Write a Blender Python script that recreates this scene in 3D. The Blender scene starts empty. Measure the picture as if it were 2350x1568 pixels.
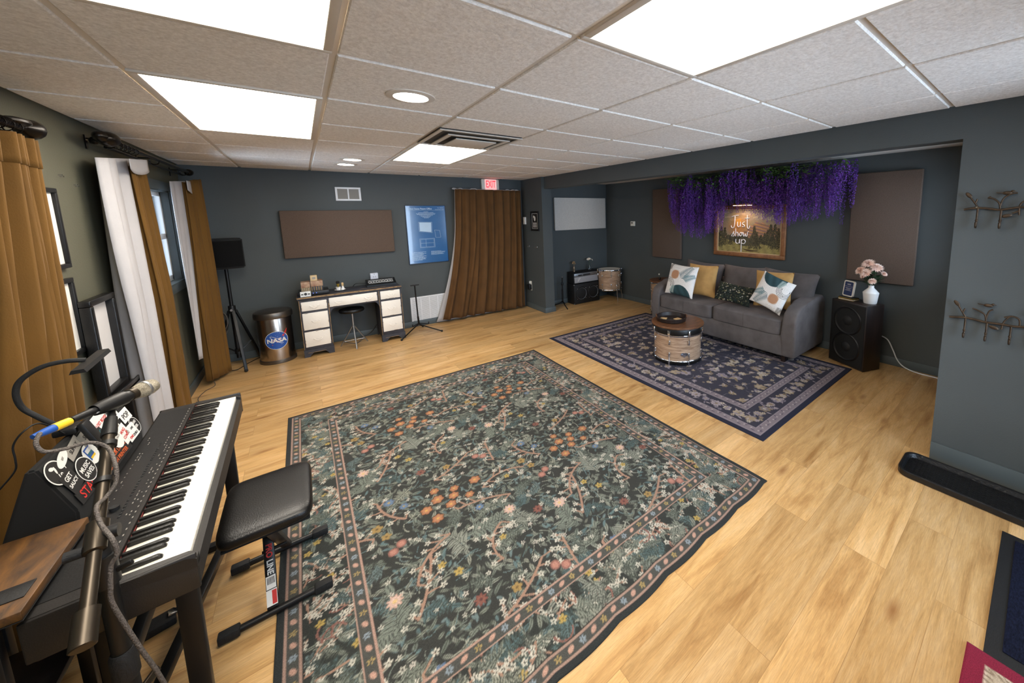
import bpy, bmesh, math, random
import numpy as np
from mathutils import Vector, Matrix, Euler
R = math.radians
PI = math.pi
rnd = random.Random(7)
SC = bpy.context.scene
COL = SC.collection

# ------------------------------------------------------------------ helpers
def lin(c):
    if isinstance(c, str):
        c = [int(c[i:i + 2], 16) / 255 for i in (0, 2, 4)]
    return tuple(((x / 12.92) if x <= 0.04045 else ((x + 0.055) / 1.055) ** 2.4) for x in c)

def vec(p): return Vector(p)

class MB:
    """collects shapes into one mesh"""
    def __init__(s):
        s.bm = bmesh.new()
    def _add(s, vs, fs, M=None):
        V = []
        for v in vs:
            v = Vector(v)
            if M is not None: v = M @ v
            V.append(s.bm.verts.new(v))
        for f in fs:
            try: s.bm.faces.new([V[i] for i in f])
            except ValueError: pass
        return V
    def box(s, c, d, bev=0, seg=2, M=None, rz=0):
        t = bmesh.new()
        bmesh.ops.create_cube(t, size=1)
        for v in t.verts: v.co = Vector((v.co.x * d[0], v.co.y * d[1], v.co.z * d[2]))
        if bev: bmesh.ops.bevel(t, geom=t.edges[:], offset=bev, segments=seg, affect='EDGES', profile=.5)
        T = Matrix.Translation(c) @ Matrix.Rotation(rz, 4, 'Z')
        if M is not None: T = M @ T
        s.merge(t, T); return s
    def merge(s, t, T=None):
        m = bpy.data.meshes.new('t'); t.to_mesh(m); t.free()
        if T is not None: m.transform(T)
        s.bm.from_mesh(m); bpy.data.meshes.remove(m)
    def addmesh(s, m, T=None):
        if T is not None: m.transform(T)
        s.bm.from_mesh(m); bpy.data.meshes.remove(m)
    def ext(s, lo, hi, bev=0, seg=2):
        c = [(a + b) / 2 for a, b in zip(lo, hi)]; d = [abs(b - a) for a, b in zip(lo, hi)]
        return s.box(c, d, bev, seg)
    def bar(s, a, b, w, h, bev=0, up=(0, 0, 1)):
        a, b = Vector(a), Vector(b); d = b - a; L = d.length; d.normalize()
        u = Vector(up); x = d.cross(u)
        if x.length < 1e-4: x = d.cross(Vector((1, 0, 0)))
        x.normalize(); z = x.cross(d)
        M = Matrix((x, d, z)).transposed().to_4x4(); M.translation = (a + b) / 2
        t = bmesh.new(); bmesh.ops.create_cube(t, size=1)
        for v in t.verts: v.co = Vector((v.co.x * w, v.co.y * L, v.co.z * h))
        if bev: bmesh.ops.bevel(t, geom=t.edges[:], offset=bev, segments=2, affect='EDGES', profile=.5)
        s.merge(t, M); return s
    def tube(s, pts, r, n=10, closed=False, caps=True):
        P = [Vector(p) for p in pts]; k = len(P)
        rs = r if isinstance(r, (list, tuple)) else [r] * k
        tang = []
        for i in range(k):
            if closed: d = P[(i + 1) % k] - P[i - 1]
            else: d = P[min(i + 1, k - 1)] - P[max(i - 1, 0)]
            tang.append(d.normalized())
        u = tang[0].orthogonal().normalized(); rings = []
        for i in range(k):
            if i:
                q = tang[i - 1].rotation_difference(tang[i]); u = q @ u
            w = tang[i].cross(u).normalized()
            rings.append([s.bm.verts.new(P[i] + rs[i] * (math.cos(2 * PI * j / n) * u + math.sin(2 * PI * j / n) * w)) for j in range(n)])
        for i in range(k if closed else k - 1):
            a, b = rings[i], rings[(i + 1) % k]
            off = 0
            if closed and i == k - 1:
                off = min(range(n), key=lambda o: (a[0].co - b[o].co).length)
            for j in range(n):
                s.bm.faces.new((a[j], a[(j + 1) % n], b[(j + 1 + off) % n], b[(j + off) % n]))
        if caps and not closed:
            s.bm.faces.new(rings[0][::-1]); s.bm.faces.new(rings[-1])
        return s
    def cyl(s, a, b, r, r2=None, n=20):
        return s.tube([a, b], [r, r if r2 is None else r2], n)
    def lathe(s, prof, n=32, M=None, a0=0, a1=2 * PI):
        full = abs(a1 - a0 - 2 * PI) < 1e-6
        m = n if full else n + 1
        rings = []
        for (r, z) in prof:
            if r < 1e-6 and full:
                v = Vector((0, 0, z)); v = M @ v if M is not None else v
                rings.append([s.bm.verts.new(v)])
            else:
                ring = []
                for j in range(m):
                    a = a0 + (a1 - a0) * j / n
                    v = Vector((r * math.cos(a), r * math.sin(a), z)); v = M @ v if M is not None else v
                    ring.append(s.bm.verts.new(v))
                rings.append(ring)
        for a, b in zip(rings, rings[1:]):
            for j in range(n):
                j2 = (j + 1) % m
                if len(a) == 1 and len(b) == 1: continue
                if len(a) == 1: f = (a[0], b[j2], b[j])
                elif len(b) == 1: f = (a[j], a[j2], b[0])
                else: f = (a[j], a[j2], b[j2], b[j])
                try: s.bm.faces.new(f)
                except ValueError: pass
        return s
    def prism(s, poly, z0, z1, M=None):
        n = len(poly)
        vs = [(x, y, z0) for x, y in poly] + [(x, y, z1) for x, y in poly]
        fs = [tuple(range(n))[::-1], tuple(range(n, 2 * n))] + [(i, (i + 1) % n, n + (i + 1) % n, n + i) for i in range(n)]
        s._add(vs, fs, M); return s
    def ball(s, c, r, n=20, M=None):
        rr = r if isinstance(r, (tuple, list)) else (r, r, r)
        t = bmesh.new(); bmesh.ops.create_uvsphere(t, u_segments=n, v_segments=max(6, n // 2), radius=1)
        T = Matrix.Translation(c)
        if M is not None: T = T @ M
        T = T @ Matrix.Diagonal((rr[0], rr[1], rr[2], 1))
        s.merge(t, T); return s
    def surf(s, fn, nu, nv, wrapu=False):
        g = [[s.bm.verts.new(fn(i / nu, j / nv)) for i in range(nu if wrapu else nu + 1)] for j in range(nv + 1)]
        m = len(g[0])
        for j in range(nv):
            for i in range(nu):
                s.bm.faces.new((g[j][i], g[j][(i + 1) % m], g[j + 1][(i + 1) % m], g[j + 1][i]))
        return s
    def poly(s, pts):
        s._add(pts, [tuple(range(len(pts)))]); return s

def finish(name, mb, m, parent=None, ang=35, loc=None, rot=None, recalc=True):
    if recalc: bmesh.ops.recalc_face_normals(mb.bm, faces=mb.bm.faces[:])
    me = bpy.data.meshes.new(name); mb.bm.to_mesh(me); mb.bm.free()
    if m is not None: me.materials.append(m)
    if ang is not None:
        me.shade_smooth(); me.set_sharp_from_angle(angle=R(ang))
    o = bpy.data.objects.new(name, me); COL.objects.link(o)
    if parent is not None: o.parent = parent
    if loc is not None: o.location = loc
    if rot is not None: o.rotation_euler = rot
    return o

def tag(o, label, cat, group=None, kind=None):
    o['label'] = label; o['category'] = cat
    if group: o['group'] = group
    if kind: o['kind'] = kind
    return o
def thing(name, loc, label, cat, rz=0, group=None):
    o = bpy.data.objects.new(name, None); o.empty_display_size = .1; COL.objects.link(o)
    o.location = loc; o.rotation_euler = (0, 0, rz)
    return tag(o, label, cat, group)
def struct(name, mb, m, parent=None, ang=35):
    o = finish(name, mb, m, parent, ang)
    if parent is None: o['kind'] = 'structure'
    return o
def dup(root, loc=None, rz=None, label=None):
    r = root.copy(); COL.objects.link(r)
    if loc is not None: r.location = loc
    if rz is not None: r.rotation_euler = (0, 0, rz)
    if label: r['label'] = label
    for ch in list(root.children):
        c = ch.copy(); COL.objects.link(c); c.parent = r
        for g in list(ch.children):
            d = g.copy(); COL.objects.link(d); d.parent = c
    return r
def dpart(o, loc=None, rot=None, parent=None):
    c = o.copy(); COL.objects.link(c); c.parent = parent or o.parent
    if loc is not None: c.location = loc
    if rot is not None: c.rotation_euler = rot
    for g in list(o.children):
        d = g.copy(); COL.objects.link(d); d.parent = c
    return c

_tc = {}
def text_to(mb, s, size, org, ex, ey, depth=.0008, align='CENTER', sx=1, shear=0, bold=0):
    cu = bpy.data.curves.new('t', 'FONT'); cu.body = s; cu.size = size
    cu.align_x = align; cu.align_y = 'CENTER'; cu.extrude = depth; cu.shear = shear; cu.offset = bold
    cu.resolution_u = 3
    ob = bpy.data.objects.new('t', cu); COL.objects.link(ob)
    dg = bpy.context.evaluated_depsgraph_get(); dg.update()
    me = bpy.data.meshes.new_from_object(ob.evaluated_get(dg))
    bpy.data.objects.remove(ob); bpy.data.curves.remove(cu)
    ex, ey = Vector(ex).normalized(), Vector(ey).normalized(); ez = ex.cross(ey)
    M = Matrix((ex * sx, ey, ez)).transposed().to_4x4(); M.translation = Vector(org)
    mb.addmesh(me, M)
    return mb

def frame_M(org, ex, ey):
    ex, ey = Vector(ex).normalized(), Vector(ey).normalized(); ez = ex.cross(ey)
    M = Matrix((ex, ey, ez)).transposed().to_4x4(); M.translation = Vector(org)
    return M

def catmull(pts, k=8):
    P = [Vector(p) for p in pts]; out = []
    for i in range(len(P) - 1):
        p0, p1, p2, p3 = P[max(i - 1, 0)], P[i], P[i + 1], P[min(i + 2, len(P) - 1)]
        for j in range(k):
            t = j / k
            out.append(.5 * ((2 * p1) + (p2 - p0) * t + (2 * p0 - 5 * p1 + 4 * p2 - p3) * t * t + (3 * p1 - p0 - 3 * p2 + p3) * t ** 3))
    out.append(P[-1]); return out

# ------------------------------------------------------------------ materials
def newmat(name):
    m = bpy.data.materials.new(name); m.use_nodes = True
    nt = m.node_tree; b = nt.nodes['Principled BSDF']
    return m, nt, b
def N(nt, t, **kw):
    n = nt.nodes.new(t)
    for k, v in kw.items():
        if k in n.inputs: n.inputs[k].default_value = v
        else: setattr(n, k, v)
    return n
def mat(name, c, rough=.6, metal=0, var=.12, vscale=6, bump=0, bscale=60, spec=.5, sheen=0, stretch=(1, 1, 1), coat=0, c2=None, detail=4):
    """principled surface with noise variation of its colour and a noise bump"""
    m, nt, b = newmat(name)
    c = lin(c); b.inputs['Roughness'].default_value = rough; b.inputs['Metallic'].default_value = metal
    b.inputs['Specular IOR Level'].default_value = spec
    if coat: b.inputs['Coat Weight'].default_value = coat
    if sheen:
        b.inputs['Sheen Weight'].default_value = sheen; b.inputs['Sheen Roughness'].default_value = .4
        b.inputs['Sheen Tint'].default_value = (*[min(1, x * 1.6 + .1) for x in c], 1)
    tc = N(nt, 'ShaderNodeTexCoord'); mp = N(nt, 'ShaderNodeMapping'); mp.inputs['Scale'].default_value = stretch
    nt.links.new(tc.outputs['Object'], mp.inputs['Vector'])
    no = N(nt, 'ShaderNodeTexNoise', Scale=vscale, Detail=detail)
    nt.links.new(mp.outputs[0], no.inputs['Vector'])
    cr = N(nt, 'ShaderNodeValToRGB')
    lo = lin(c2) if c2 is not None else tuple(x * (1 - var) for x in c)
    hi = c if c2 is not None else tuple(min(1, x * (1 + var)) for x in c)
    cr.color_ramp.elements[0].position = .3; cr.color_ramp.elements[1].position = .7
    cr.color_ramp.elements[0].color = (*lo, 1); cr.color_ramp.elements[1].color = (*hi, 1)
    nt.links.new(no.outputs['Fac'], cr.inputs[0]); nt.links.new(cr.outputs[0], b.inputs['Base Color'])
    if bump:
        n2 = N(nt, 'ShaderNodeTexNoise', Scale=bscale, Detail=3)
        nt.links.new(mp.outputs[0], n2.inputs['Vector'])
        bp = N(nt, 'ShaderNodeBump', Strength=bump, Distance=.01)
        nt.links.new(n2.outputs['Fac'], bp.inputs['Height']); nt.links.new(bp.outputs[0], b.inputs['Normal'])
    return m
def emis(name, c, strength, base=None):
    m, nt, b = newmat(name)
    b.inputs['Base Color'].default_value = (*lin(base or c), 1)
    b.inputs['Emission Color'].default_value = (*lin(c), 1); b.inputs['Emission Strength'].default_value = strength
    b.inputs['Roughness'].default_value = .5
    return m
def vcol(name, rough=.9, bump=0, bscale=400, sheen=0, spec=.3):
    m, nt, b = newmat(name)
    a = N(nt, 'ShaderNodeAttribute', attribute_name='Col')
    tc = N(nt, 'ShaderNodeTexCoord')
    no = N(nt, 'ShaderNodeTexNoise', Scale=bscale, Detail=2)
    nt.links.new(tc.outputs['Object'], no.inputs['Vector'])
    mr = N(nt, 'ShaderNodeMapRange'); mr.inputs['From Min'].default_value = .3; mr.inputs['From Max'].default_value = .7
    mr.inputs['To Min'].default_value = .72; mr.inputs['To Max'].default_value = 1.22
    nt.links.new(no.outputs['Fac'], mr.inputs['Value'])
    mx = N(nt, 'ShaderNodeVectorMath', operation='SCALE')
    nt.links.new(a.outputs['Color'], mx.inputs[0]); nt.links.new(mr.outputs[0], mx.inputs['Scale'])
    nt.links.new(mx.outputs[0], b.inputs['Base Color'])
    b.inputs['Roughness'].default_value = rough; b.inputs['Specular IOR Level'].default_value = spec
    if sheen: b.inputs['Sheen Weight'].default_value = sheen
    if bump:
        bp = N(nt, 'ShaderNodeBump', Strength=bump, Distance=.004)
        nt.links.new(no.outputs['Fac'], bp.inputs['Height']); nt.links.new(bp.outputs[0], b.inputs['Normal'])
    return m
def wood(name, c1, c2, rough=.4, scale=(1, 12, 12), ns=3, coat=0, bump=.05):
    m, nt, b = newmat(name)
    tc = N(nt, 'ShaderNodeTexCoord'); mp = N(nt, 'ShaderNodeMapping'); mp.inputs['Scale'].default_value = scale
    nt.links.new(tc.outputs['Object'], mp.inputs['Vector'])
    no = N(nt, 'ShaderNodeTexNoise', Scale=ns, Detail=8, Roughness=.65, Distortion=.6)
    nt.links.new(mp.outputs[0], no.inputs['Vector'])
    cr = N(nt, 'ShaderNodeValToRGB'); e = cr.color_ramp.elements
    e[0].position = .32; e[1].position = .68; e[0].color = (*lin(c1), 1); e[1].color = (*lin(c2), 1)
    nt.links.new(no.outputs['Fac'], cr.inputs[0]); nt.links.new(cr.outputs[0], b.inputs['Base Color'])
    b.inputs['Roughness'].default_value = rough
    if coat: b.inputs['Coat Weight'].default_value = coat
    bp = N(nt, 'ShaderNodeBump', Strength=bump, Distance=.005)
    nt.links.new(no.outputs['Fac'], bp.inputs['Height']); nt.links.new(bp.outputs[0], b.inputs['Normal'])
    return m

def floor_mat():
    m, nt, b = newmat('oak_laminate')
    L = nt.links.new
    tc = N(nt, 'ShaderNodeTexCoord')
    br = N(nt, 'ShaderNodeTexBrick', Scale=1.0)
    br.inputs['Brick Width'].default_value = 1.15; br.inputs['Row Height'].default_value = .165
    br.inputs['Mortar Size'].default_value = .0009; br.inputs['Mortar Smooth'].default_value = 0
    br.inputs['Color1'].default_value = (0, 0, 0, 1); br.inputs['Color2'].default_value = (1, 1, 1, 1)
    br.inputs['Mortar'].default_value = (.5, .5, .5, 1); br.offset = .37; br.offset_frequency = 2; br.inputs['Bias'].default_value = 0
    L(tc.outputs['Object'], br.inputs['Vector'])
    # per-plank shift of the grain
    sep = N(nt, 'ShaderNodeSeparateColor'); L(br.outputs['Color'], sep.inputs[0])
    mul = N(nt, 'ShaderNodeMath', operation='MULTIPLY'); mul.inputs[1].default_value = 37.0; L(sep.outputs[0], mul.inputs[0])
    cmb = N(nt, 'ShaderNodeCombineXYZ'); L(mul.outputs[0], cmb.inputs[0]); L(mul.outputs[0], cmb.inputs[2])
    add = N(nt, 'ShaderNodeVectorMath', operation='ADD'); L(tc.outputs['Object'], add.inputs[0]); L(cmb.outputs[0], add.inputs[1])
    mp = N(nt, 'ShaderNodeMapping'); mp.inputs['Scale'].default_value = (1.3, 9, 1); L(add.outputs[0], mp.inputs['Vector'])
    big = N(nt, 'ShaderNodeTexNoise', Scale=1.5, Detail=7, Roughness=.62, Distortion=.7); L(mp.outputs[0], big.inputs['Vector'])
    mp2 = N(nt, 'ShaderNodeMapping'); mp2.inputs['Scale'].default_value = (7, 150, 1); L(add.outputs[0], mp2.inputs['Vector'])
    fine = N(nt, 'ShaderNodeTexNoise', Scale=2.0, Detail=8, Roughness=.75, Distortion=.5); L(mp2.outputs[0], fine.inputs['Vector'])
    # knots
    mp3 = N(nt, 'ShaderNodeMapping'); mp3.inputs['Scale'].default_value = (2.6, 7.5, 1); L(add.outputs[0], mp3.inputs['Vector'])
    vo = N(nt, 'ShaderNodeTexVoronoi', Scale=.75); L(mp3.outputs[0], vo.inputs['Vector'])
    kn = N(nt, 'ShaderNodeMapRange'); kn.inputs['From Min'].default_value = .02; kn.inputs['From Max'].default_value = .16
    kn.inputs['To Min'].default_value = 1; kn.inputs['To Max'].default_value = 0; L(vo.outputs['Distance'], kn.inputs['Value'])
    cr = N(nt, 'ShaderNodeValToRGB'); e = cr.color_ramp.elements
    e[0].position = .28; e[1].position = .72; e[0].color = (*lin('a87b48'), 1); e[1].color = (*lin('e2bd8a'), 1)
    e2 = cr.color_ramp.elements.new(.5); e2.color = (*lin('d3a970'), 1)
    L(big.outputs['Fac'], cr.inputs[0])
    cf = N(nt, 'ShaderNodeMapRange'); cf.inputs['From Min'].default_value = .3; cf.inputs['From Max'].default_value = .62
    cf.inputs['To Min'].default_value = .66; cf.inputs['To Max'].default_value = 1.04; L(fine.outputs['Fac'], cf.inputs['Value'])
    s1 = N(nt, 'ShaderNodeVectorMath', operation='SCALE'); L(cr.outputs[0], s1.inputs[0]); L(cf.outputs[0], s1.inputs['Scale'])
    pv = N(nt, 'ShaderNodeMapRange'); pv.inputs['To Min'].default_value = .80; pv.inputs['To Max'].default_value = 1.08; L(sep.outputs[0], pv.inputs['Value'])
    s2 = N(nt, 'ShaderNodeVectorMath', operation='SCALE'); L(s1.outputs[0], s2.inputs[0]); L(pv.outputs[0], s2.inputs['Scale'])
    mk = N(nt, 'ShaderNodeMix', data_type='RGBA'); mk.inputs['B'].default_value = (*lin('8a5a30'), 1) if False else (0, 0, 0, 1)
    mixk = N(nt, 'ShaderNodeMixRGB'); mixk.inputs['Color2'].default_value = (*lin('8b5e35'), 1)
    km = N(nt, 'ShaderNodeMath', operation='MULTIPLY'); km.inputs[1].default_value = .85; L(kn.outputs[0], km.inputs[0])
    L(km.outputs[0], mixk.inputs['Fac']); L(s2.outputs[0], mixk.inputs['Color1'])
    nt.nodes.remove(mk)
    mixm = N(nt, 'ShaderNodeMixRGB'); mixm.inputs['Color2'].default_value = (*lin('7d5a34'), 1)
    mm = N(nt, 'ShaderNodeMath', operation='MULTIPLY'); mm.inputs[1].default_value = .55; L(br.outputs['Fac'], mm.inputs[0])
    L(mm.outputs[0], mixm.inputs['Fac']); L(mixk.outputs[0], mixm.inputs['Color1'])
    L(mixm.outputs[0], b.inputs['Base Color'])
    rr = N(nt, 'ShaderNodeMapRange'); rr.inputs['To Min'].default_value = .24; rr.inputs['To Max'].default_value = .42; L(fine.outputs['Fac'], rr.inputs['Value'])
    L(rr.outputs[0], b.inputs['Roughness']); b.inputs['Specular IOR Level'].default_value = .45
    bp = N(nt, 'ShaderNodeBump', Strength=.06, Distance=.003); L(fine.outputs['Fac'], bp.inputs['Height']); L(bp.outputs[0], b.inputs['Normal'])
    return m

def tile_mat():
    m, nt, b = newmat('ceiling_tile_texture'); L = nt.links.new
    tc = N(nt, 'ShaderNodeTexCoord')
    n1 = N(nt, 'ShaderNodeTexNoise', Scale=75, Detail=5, Roughness=.65); L(tc.outputs['Object'], n1.inputs['Vector'])
    v = N(nt, 'ShaderNodeTexVoronoi', Scale=110); L(tc.outputs['Object'], v.inputs['Vector'])
    mr = N(nt, 'ShaderNodeMapRange'); mr.inputs['From Min'].default_value = .05; mr.inputs['From Max'].default_value = .12
    mr.inputs['To Min'].default_value = .5; mr.inputs['To Max'].default_value = 1; L(v.outputs['Distance'], mr.inputs['Value'])
    n3 = N(nt, 'ShaderNodeTexNoise', Scale=28, Detail=2); L(tc.outputs['Object'], n3.inputs['Vector'])
    gt = N(nt, 'ShaderNodeMath', operation='GREATER_THAN'); gt.inputs[1].default_value = .6; L(n3.outputs['Fac'], gt.inputs[0])
    mxx = N(nt, 'ShaderNodeMix', data_type='FLOAT'); L(gt.outputs[0], mxx.inputs['Factor']); mxx.inputs['A'].default_value = 1; L(mr.outputs[0], mxx.inputs['B'])
    cr = N(nt, 'ShaderNodeValToRGB'); e = cr.color_ramp.elements
    e[0].position = .3; e[1].position = .65; e[0].color = (*lin('dcd6cf'), 1); e[1].color = (*lin('faf6f1'), 1); L(n1.outputs['Fac'], cr.inputs[0])
    s = N(nt, 'ShaderNodeVectorMath', operation='SCALE'); L(cr.outputs[0], s.inputs[0]); L(mxx.outputs['Result'], s.inputs['Scale'])
    L(s.outputs[0], b.inputs['Base Color']); b.inputs['Roughness'].default_value = .95; b.inputs['Specular IOR Level'].default_value = .1
    bp = N(nt, 'ShaderNodeBump', Strength=.55, Distance=.006); L(n1.outputs['Fac'], bp.inputs['Height']); L(bp.outputs[0], b.inputs['Normal'])
    return m

def glass_mat(name, tint=(1, 1, 1), rough=0.0):
    m, nt, b = newmat(name)
    b.inputs['Transmission Weight'].default_value = 1; b.inputs['Roughness'].default_value = rough
    b.inputs['IOR'].default_value = 1.45; b.inputs['Base Color'].default_value = (*tint, 1)
    return m
def pane_mat():
    m, nt, b = newmat('window_pane'); L = nt.links.new
    out = nt.nodes['Material Output']
    t = N(nt, 'ShaderNodeBsdfTransparent'); g = N(nt, 'ShaderNodeBsdfGlossy', Roughness=.02)
    fr = N(nt, 'ShaderNodeFresnel', IOR=1.45); mx = N(nt, 'ShaderNodeMixShader')
    L(fr.outputs[0], mx.inputs[0]); L(t.outputs[0], mx.inputs[1]); L(g.outputs[0], mx.inputs[2]); L(mx.outputs[0], out.inputs[0])
    return m

M_ = {}
def mm(k): return M_[k]
WALL = '46504f'
M_['wall'] = mat('wall_paint', '4a4f50', .62, var=.05, vscale=2, bump=.12, bscale=130, spec=.35)
M_['wall_olive'] = mat('olive_wall_tone', '5a594b', .62, var=.05, vscale=2, bump=.12, bscale=130, spec=.3)  # left wall only: more olive base colour than the other walls
M_['trim'] = mat('trim_paint', '50595c', .45, var=.05, vscale=3, spec=.45)
M_['floor'] = floor_mat()
M_['tile'] = tile_mat()
M_['grid'] = mat('ceiling_grid_paint', 'd6cec3', .55, var=.04, vscale=5)
M_['white_paint'] = mat('white_paint', 'e4e4e2', .5, var=.05)
M_['offwhite'] = mat('offwhite_plastic', 'dcd8cc', .45, var=.04)
M_['white_metal'] = mat('white_enamel', 'dfe1e4', .4, var=.04)
M_['vent_dark'] = mat('vent_recess', '55524c', .8, var=.1)
M_['light'] = emis('light_diffuser', (1.0, .965, .91), 12.5)
M_['down'] = emis('downlight_lens', (1.0, .97, .92), 26.0)
M_['black'] = mat('black_plastic', '0f0f10', .45, var=.15, vscale=20, bump=.05, bscale=200)
M_['black_matte'] = mat('black_matte', '0c0c0c', .85, var=.2, vscale=12)
M_['black_metal'] = mat('black_powder_coat', '0d0d0e', .42, metal=.0, var=.15, vscale=15, spec=.4)
M_['black_vinyl'] = mat('black_vinyl', '0c0b0b', .36, var=.25, vscale=14, bump=.12, bscale=220, spec=.45)
M_['tolex'] = mat('black_tolex', '0f1012', .6, var=.2, vscale=30, bump=.3, bscale=260)
M_['grille'] = mat('speaker_grille', '0a0a0b', .9, metal=.0, spec=.2, var=.25, vscale=180, bump=.3, bscale=500)
M_['cone'] = mat('speaker_cone', '5c6068', .55, var=.15, vscale=30, bump=.1)
M_['cone_dark'] = mat('dark_speaker_cone', '0e0e0f', .7, var=.15, vscale=30, bump=.1)
M_['chrome'] = mat('chrome', 'd9dbe0', .12, metal=1, var=.03)
M_['steel'] = mat('brushed_steel', 'b5aaa0', .26, metal=1, var=.1, vscale=3, stretch=(60, 60, .6))
M_['dark_steel'] = mat('dark_lid_steel', '6c665f', .38, metal=.9, var=.1, vscale=4)
M_['grey_metal'] = mat('grey_metal', 'a4a6a9', .35, metal=.9, var=.1)
M_['gun'] = mat('gunmetal_tube', '474037', .36, metal=.85, var=.08, vscale=8)
M_['bronze'] = mat('antique_bronze', '4b3d30', .5, metal=.75, var=.3, vscale=40, bump=.2, bscale=120)
M_['iron'] = mat('black_iron', '17120f', .3, metal=.6, var=.25, vscale=30)
M_['velvet'] = mat('ochre_velvet', '62430f', .9, var=.14, vscale=5, bump=.1, bscale=220, sheen=.25, stretch=(1, 1, .6))
M_['velvet2'] = mat('brown_velvet', '583a17', .9, var=.16, vscale=9, bump=.12, bscale=220, sheen=.15, stretch=(1, 1, .6))
M_['lining'] = mat('white_lining', 'b0aeb0', .85, var=.04, vscale=7, bump=.15, bscale=30)
M_['panel'] = mat('brown_acoustic_fabric', '63544a', .95, var=.16, vscale=160, bump=.35, bscale=420, spec=.1)
M_['panel_grey'] = mat('grey_acoustic_fabric', 'cbc6bf', .95, var=.08, vscale=90, bump=.3, bscale=420, spec=.1)
M_['cream'] = mat('chipped_cream_paint', 'eae5dc', .6, var=.04, vscale=5, bump=.1, bscale=50)
M_['navy_paint'] = mat('worn_navy_paint', '33343c', .6, var=.3, vscale=14, bump=.25, bscale=60)
M_['bare'] = wood('bare_wood_edge', '5a452e', 'b08f5f', .6, (6, 6, 6), 4)
M_['rustic'] = wood('rustic_brown_wood', '1a0f07', '6a4518', .5, (9, 2.5, 9), 3.2, bump=.1)
M_['walnut'] = wood('walnut_wood', '4a2d1b', '7a5033', .42, (2, 14, 14), 2.5)
M_['dark_wood'] = wood('dark_stained_wood', '120c0a', '2c1f1a', .4, (8, 8, 1), 2.5)
M_['oyster'] = wood('oyster_grain_shell', '7a5a44', 'c4a68a', .3, (1.0, 1.0, 11), 6, coat=.4, bump=.02)
M_['frame_wood'] = wood('brown_picture_frame', '6f4527', '99663c', .45, (4, 4, 4), 3)
M_['sofa'] = mat('charcoal_chenille', '625c5b', .95, var=.2, vscale=7, bump=.25, bscale=170, sheen=.25, spec=.15)
M_['mustard'] = mat('mustard_velvet', 'b9925c', .9, var=.12, vscale=12, bump=.15, bscale=150, sheen=.3, spec=.1)
M_['ceramic'] = mat('white_ceramic', 'e8e6e3', .4, var=.03, bump=.12, bscale=40)
M_['petal'] = mat('blush_petals', 'fbeee6', .7, var=.12, vscale=26, c2='f2d3c0')
M_['petal_w'] = mat('cream_petals', 'efe7da', .7, var=.08, vscale=40)
M_['leaf'] = mat('leaf_green', '33482c', .55, var=.3, vscale=20)
M_['leaf2'] = mat('wisteria_leaf_green', '3d5a24', .55, var=.35, vscale=14)
M_['wist'] = mat('violet_blossom', '7f47a6', .8, var=.35, vscale=25, c2='57308e')
M_['wistd'] = mat('deep_violet_blossom', '613790', .8, var=.35, vscale=25, c2='43256e')
M_['glassc'] = glass_mat('clear_glass', (.9, .95, .98), .02)
M_['pane'] = pane_mat()
M_['rubber'] = mat('ribbed_rubber', '101113', .7, var=.1, bump=.3, bscale=90, stretch=(1, 6, 1))
M_['tray'] = mat('boot_tray_plastic', '0f0f11', .42, var=.2, vscale=10, bump=.35, bscale=90)
M_['matpile'] = mat('navy_ribbed_pile', '161a2c', .95, var=.5, vscale=70, bump=.6, bscale=160, stretch=(1, 2.4, 1), spec=.1)
M_['white_key'] = mat('ivory_key', 'ece7da', .3, var=.02, spec=.5)
M_['piano'] = mat('piano_case', '1c1917', .5, var=.12, vscale=30, bump=.08, bscale=300)
M_['red_felt'] = mat('red_felt', '6a1f1c', .95, var=.1)
M_['print'] = mat('white_print', 'd8d8d4', .6, var=.03)
M_['print_grey'] = mat('grey_print', '8b8780', .6, var=.03)
M_['print_red'] = mat('red_print', 'c02c26', .55, var=.05)
M_['print_orange'] = mat('orange_print', 'c05a2c', .55, var=.05)
M_['print_black'] = mat('black_print', '1b1a1a', .55, var=.05)
M_['print_blue'] = mat('blue_print', '1d4f9e', .4, var=.04)
M_['print_teal'] = mat('teal_print', '2f6570', .5, var=.05)
M_['yellow'] = mat('yellow_plastic', 'e4bd2a', .45, var=.05)
M_['exit_red'] = emis('exit_letters', (1.0, .16, .2), 1.6)
M_['poster'] = mat('blue_poster_print', '2b5f96', .14, var=.12, vscale=3, spec=.6, coat=.6)
M_['poster_line'] = mat('pale_poster_print', 'a9c2d8', .3, var=.05)
M_['poster_pale'] = mat('poster_drawing_fill', '5f8ab4', .3, var=.05)
M_['navy_frame'] = mat('navy_frame', '1d3350', .35, var=.05)
M_['cable'] = mat('braided_cable', '544d48', .6, var=.5, vscale=260, bump=.5, bscale=260)
M_['cable_black'] = mat('black_cable', '141415', .5, var=.1)
M_['paper'] = mat('matboard_white', 'ddd9d2', .75, var=.04)
M_['box_a'] = mat('tan_printed_box', 'b39a7f', .7, var=.3, vscale=28, c2='8a5f4b')
M_['box_b'] = mat('beige_box', 'c6ad85', .7, var=.12, vscale=20)
M_['book_tan'] = mat('tan_book_cloth', '9b8a6c', .75, var=.2, vscale=40, stretch=(8, 1, 1))
M_['book_navy'] = mat('navy_book_cloth', '3d3c47', .7, var=.2, vscale=40, stretch=(8, 1, 1))
M_['adapter'] = mat('lilac_white_plastic', 'cdd0da', .45, var=.03)
M_['silver_cloth'] = mat('silver_grille_cloth', '9c9ca0', .7, var=.15, vscale=200, bump=.3, bscale=400)
M_['drumhead'] = mat('coated_drum_head', 'e2dbd0', .55, var=.05)
M_['gold'] = mat('gilt_edges', 'b3963f', .4, metal=.6, var=.1)
M_['coaster'] = mat('wood_coaster', 'c9a878', .6, var=.1, vscale=30)
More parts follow.
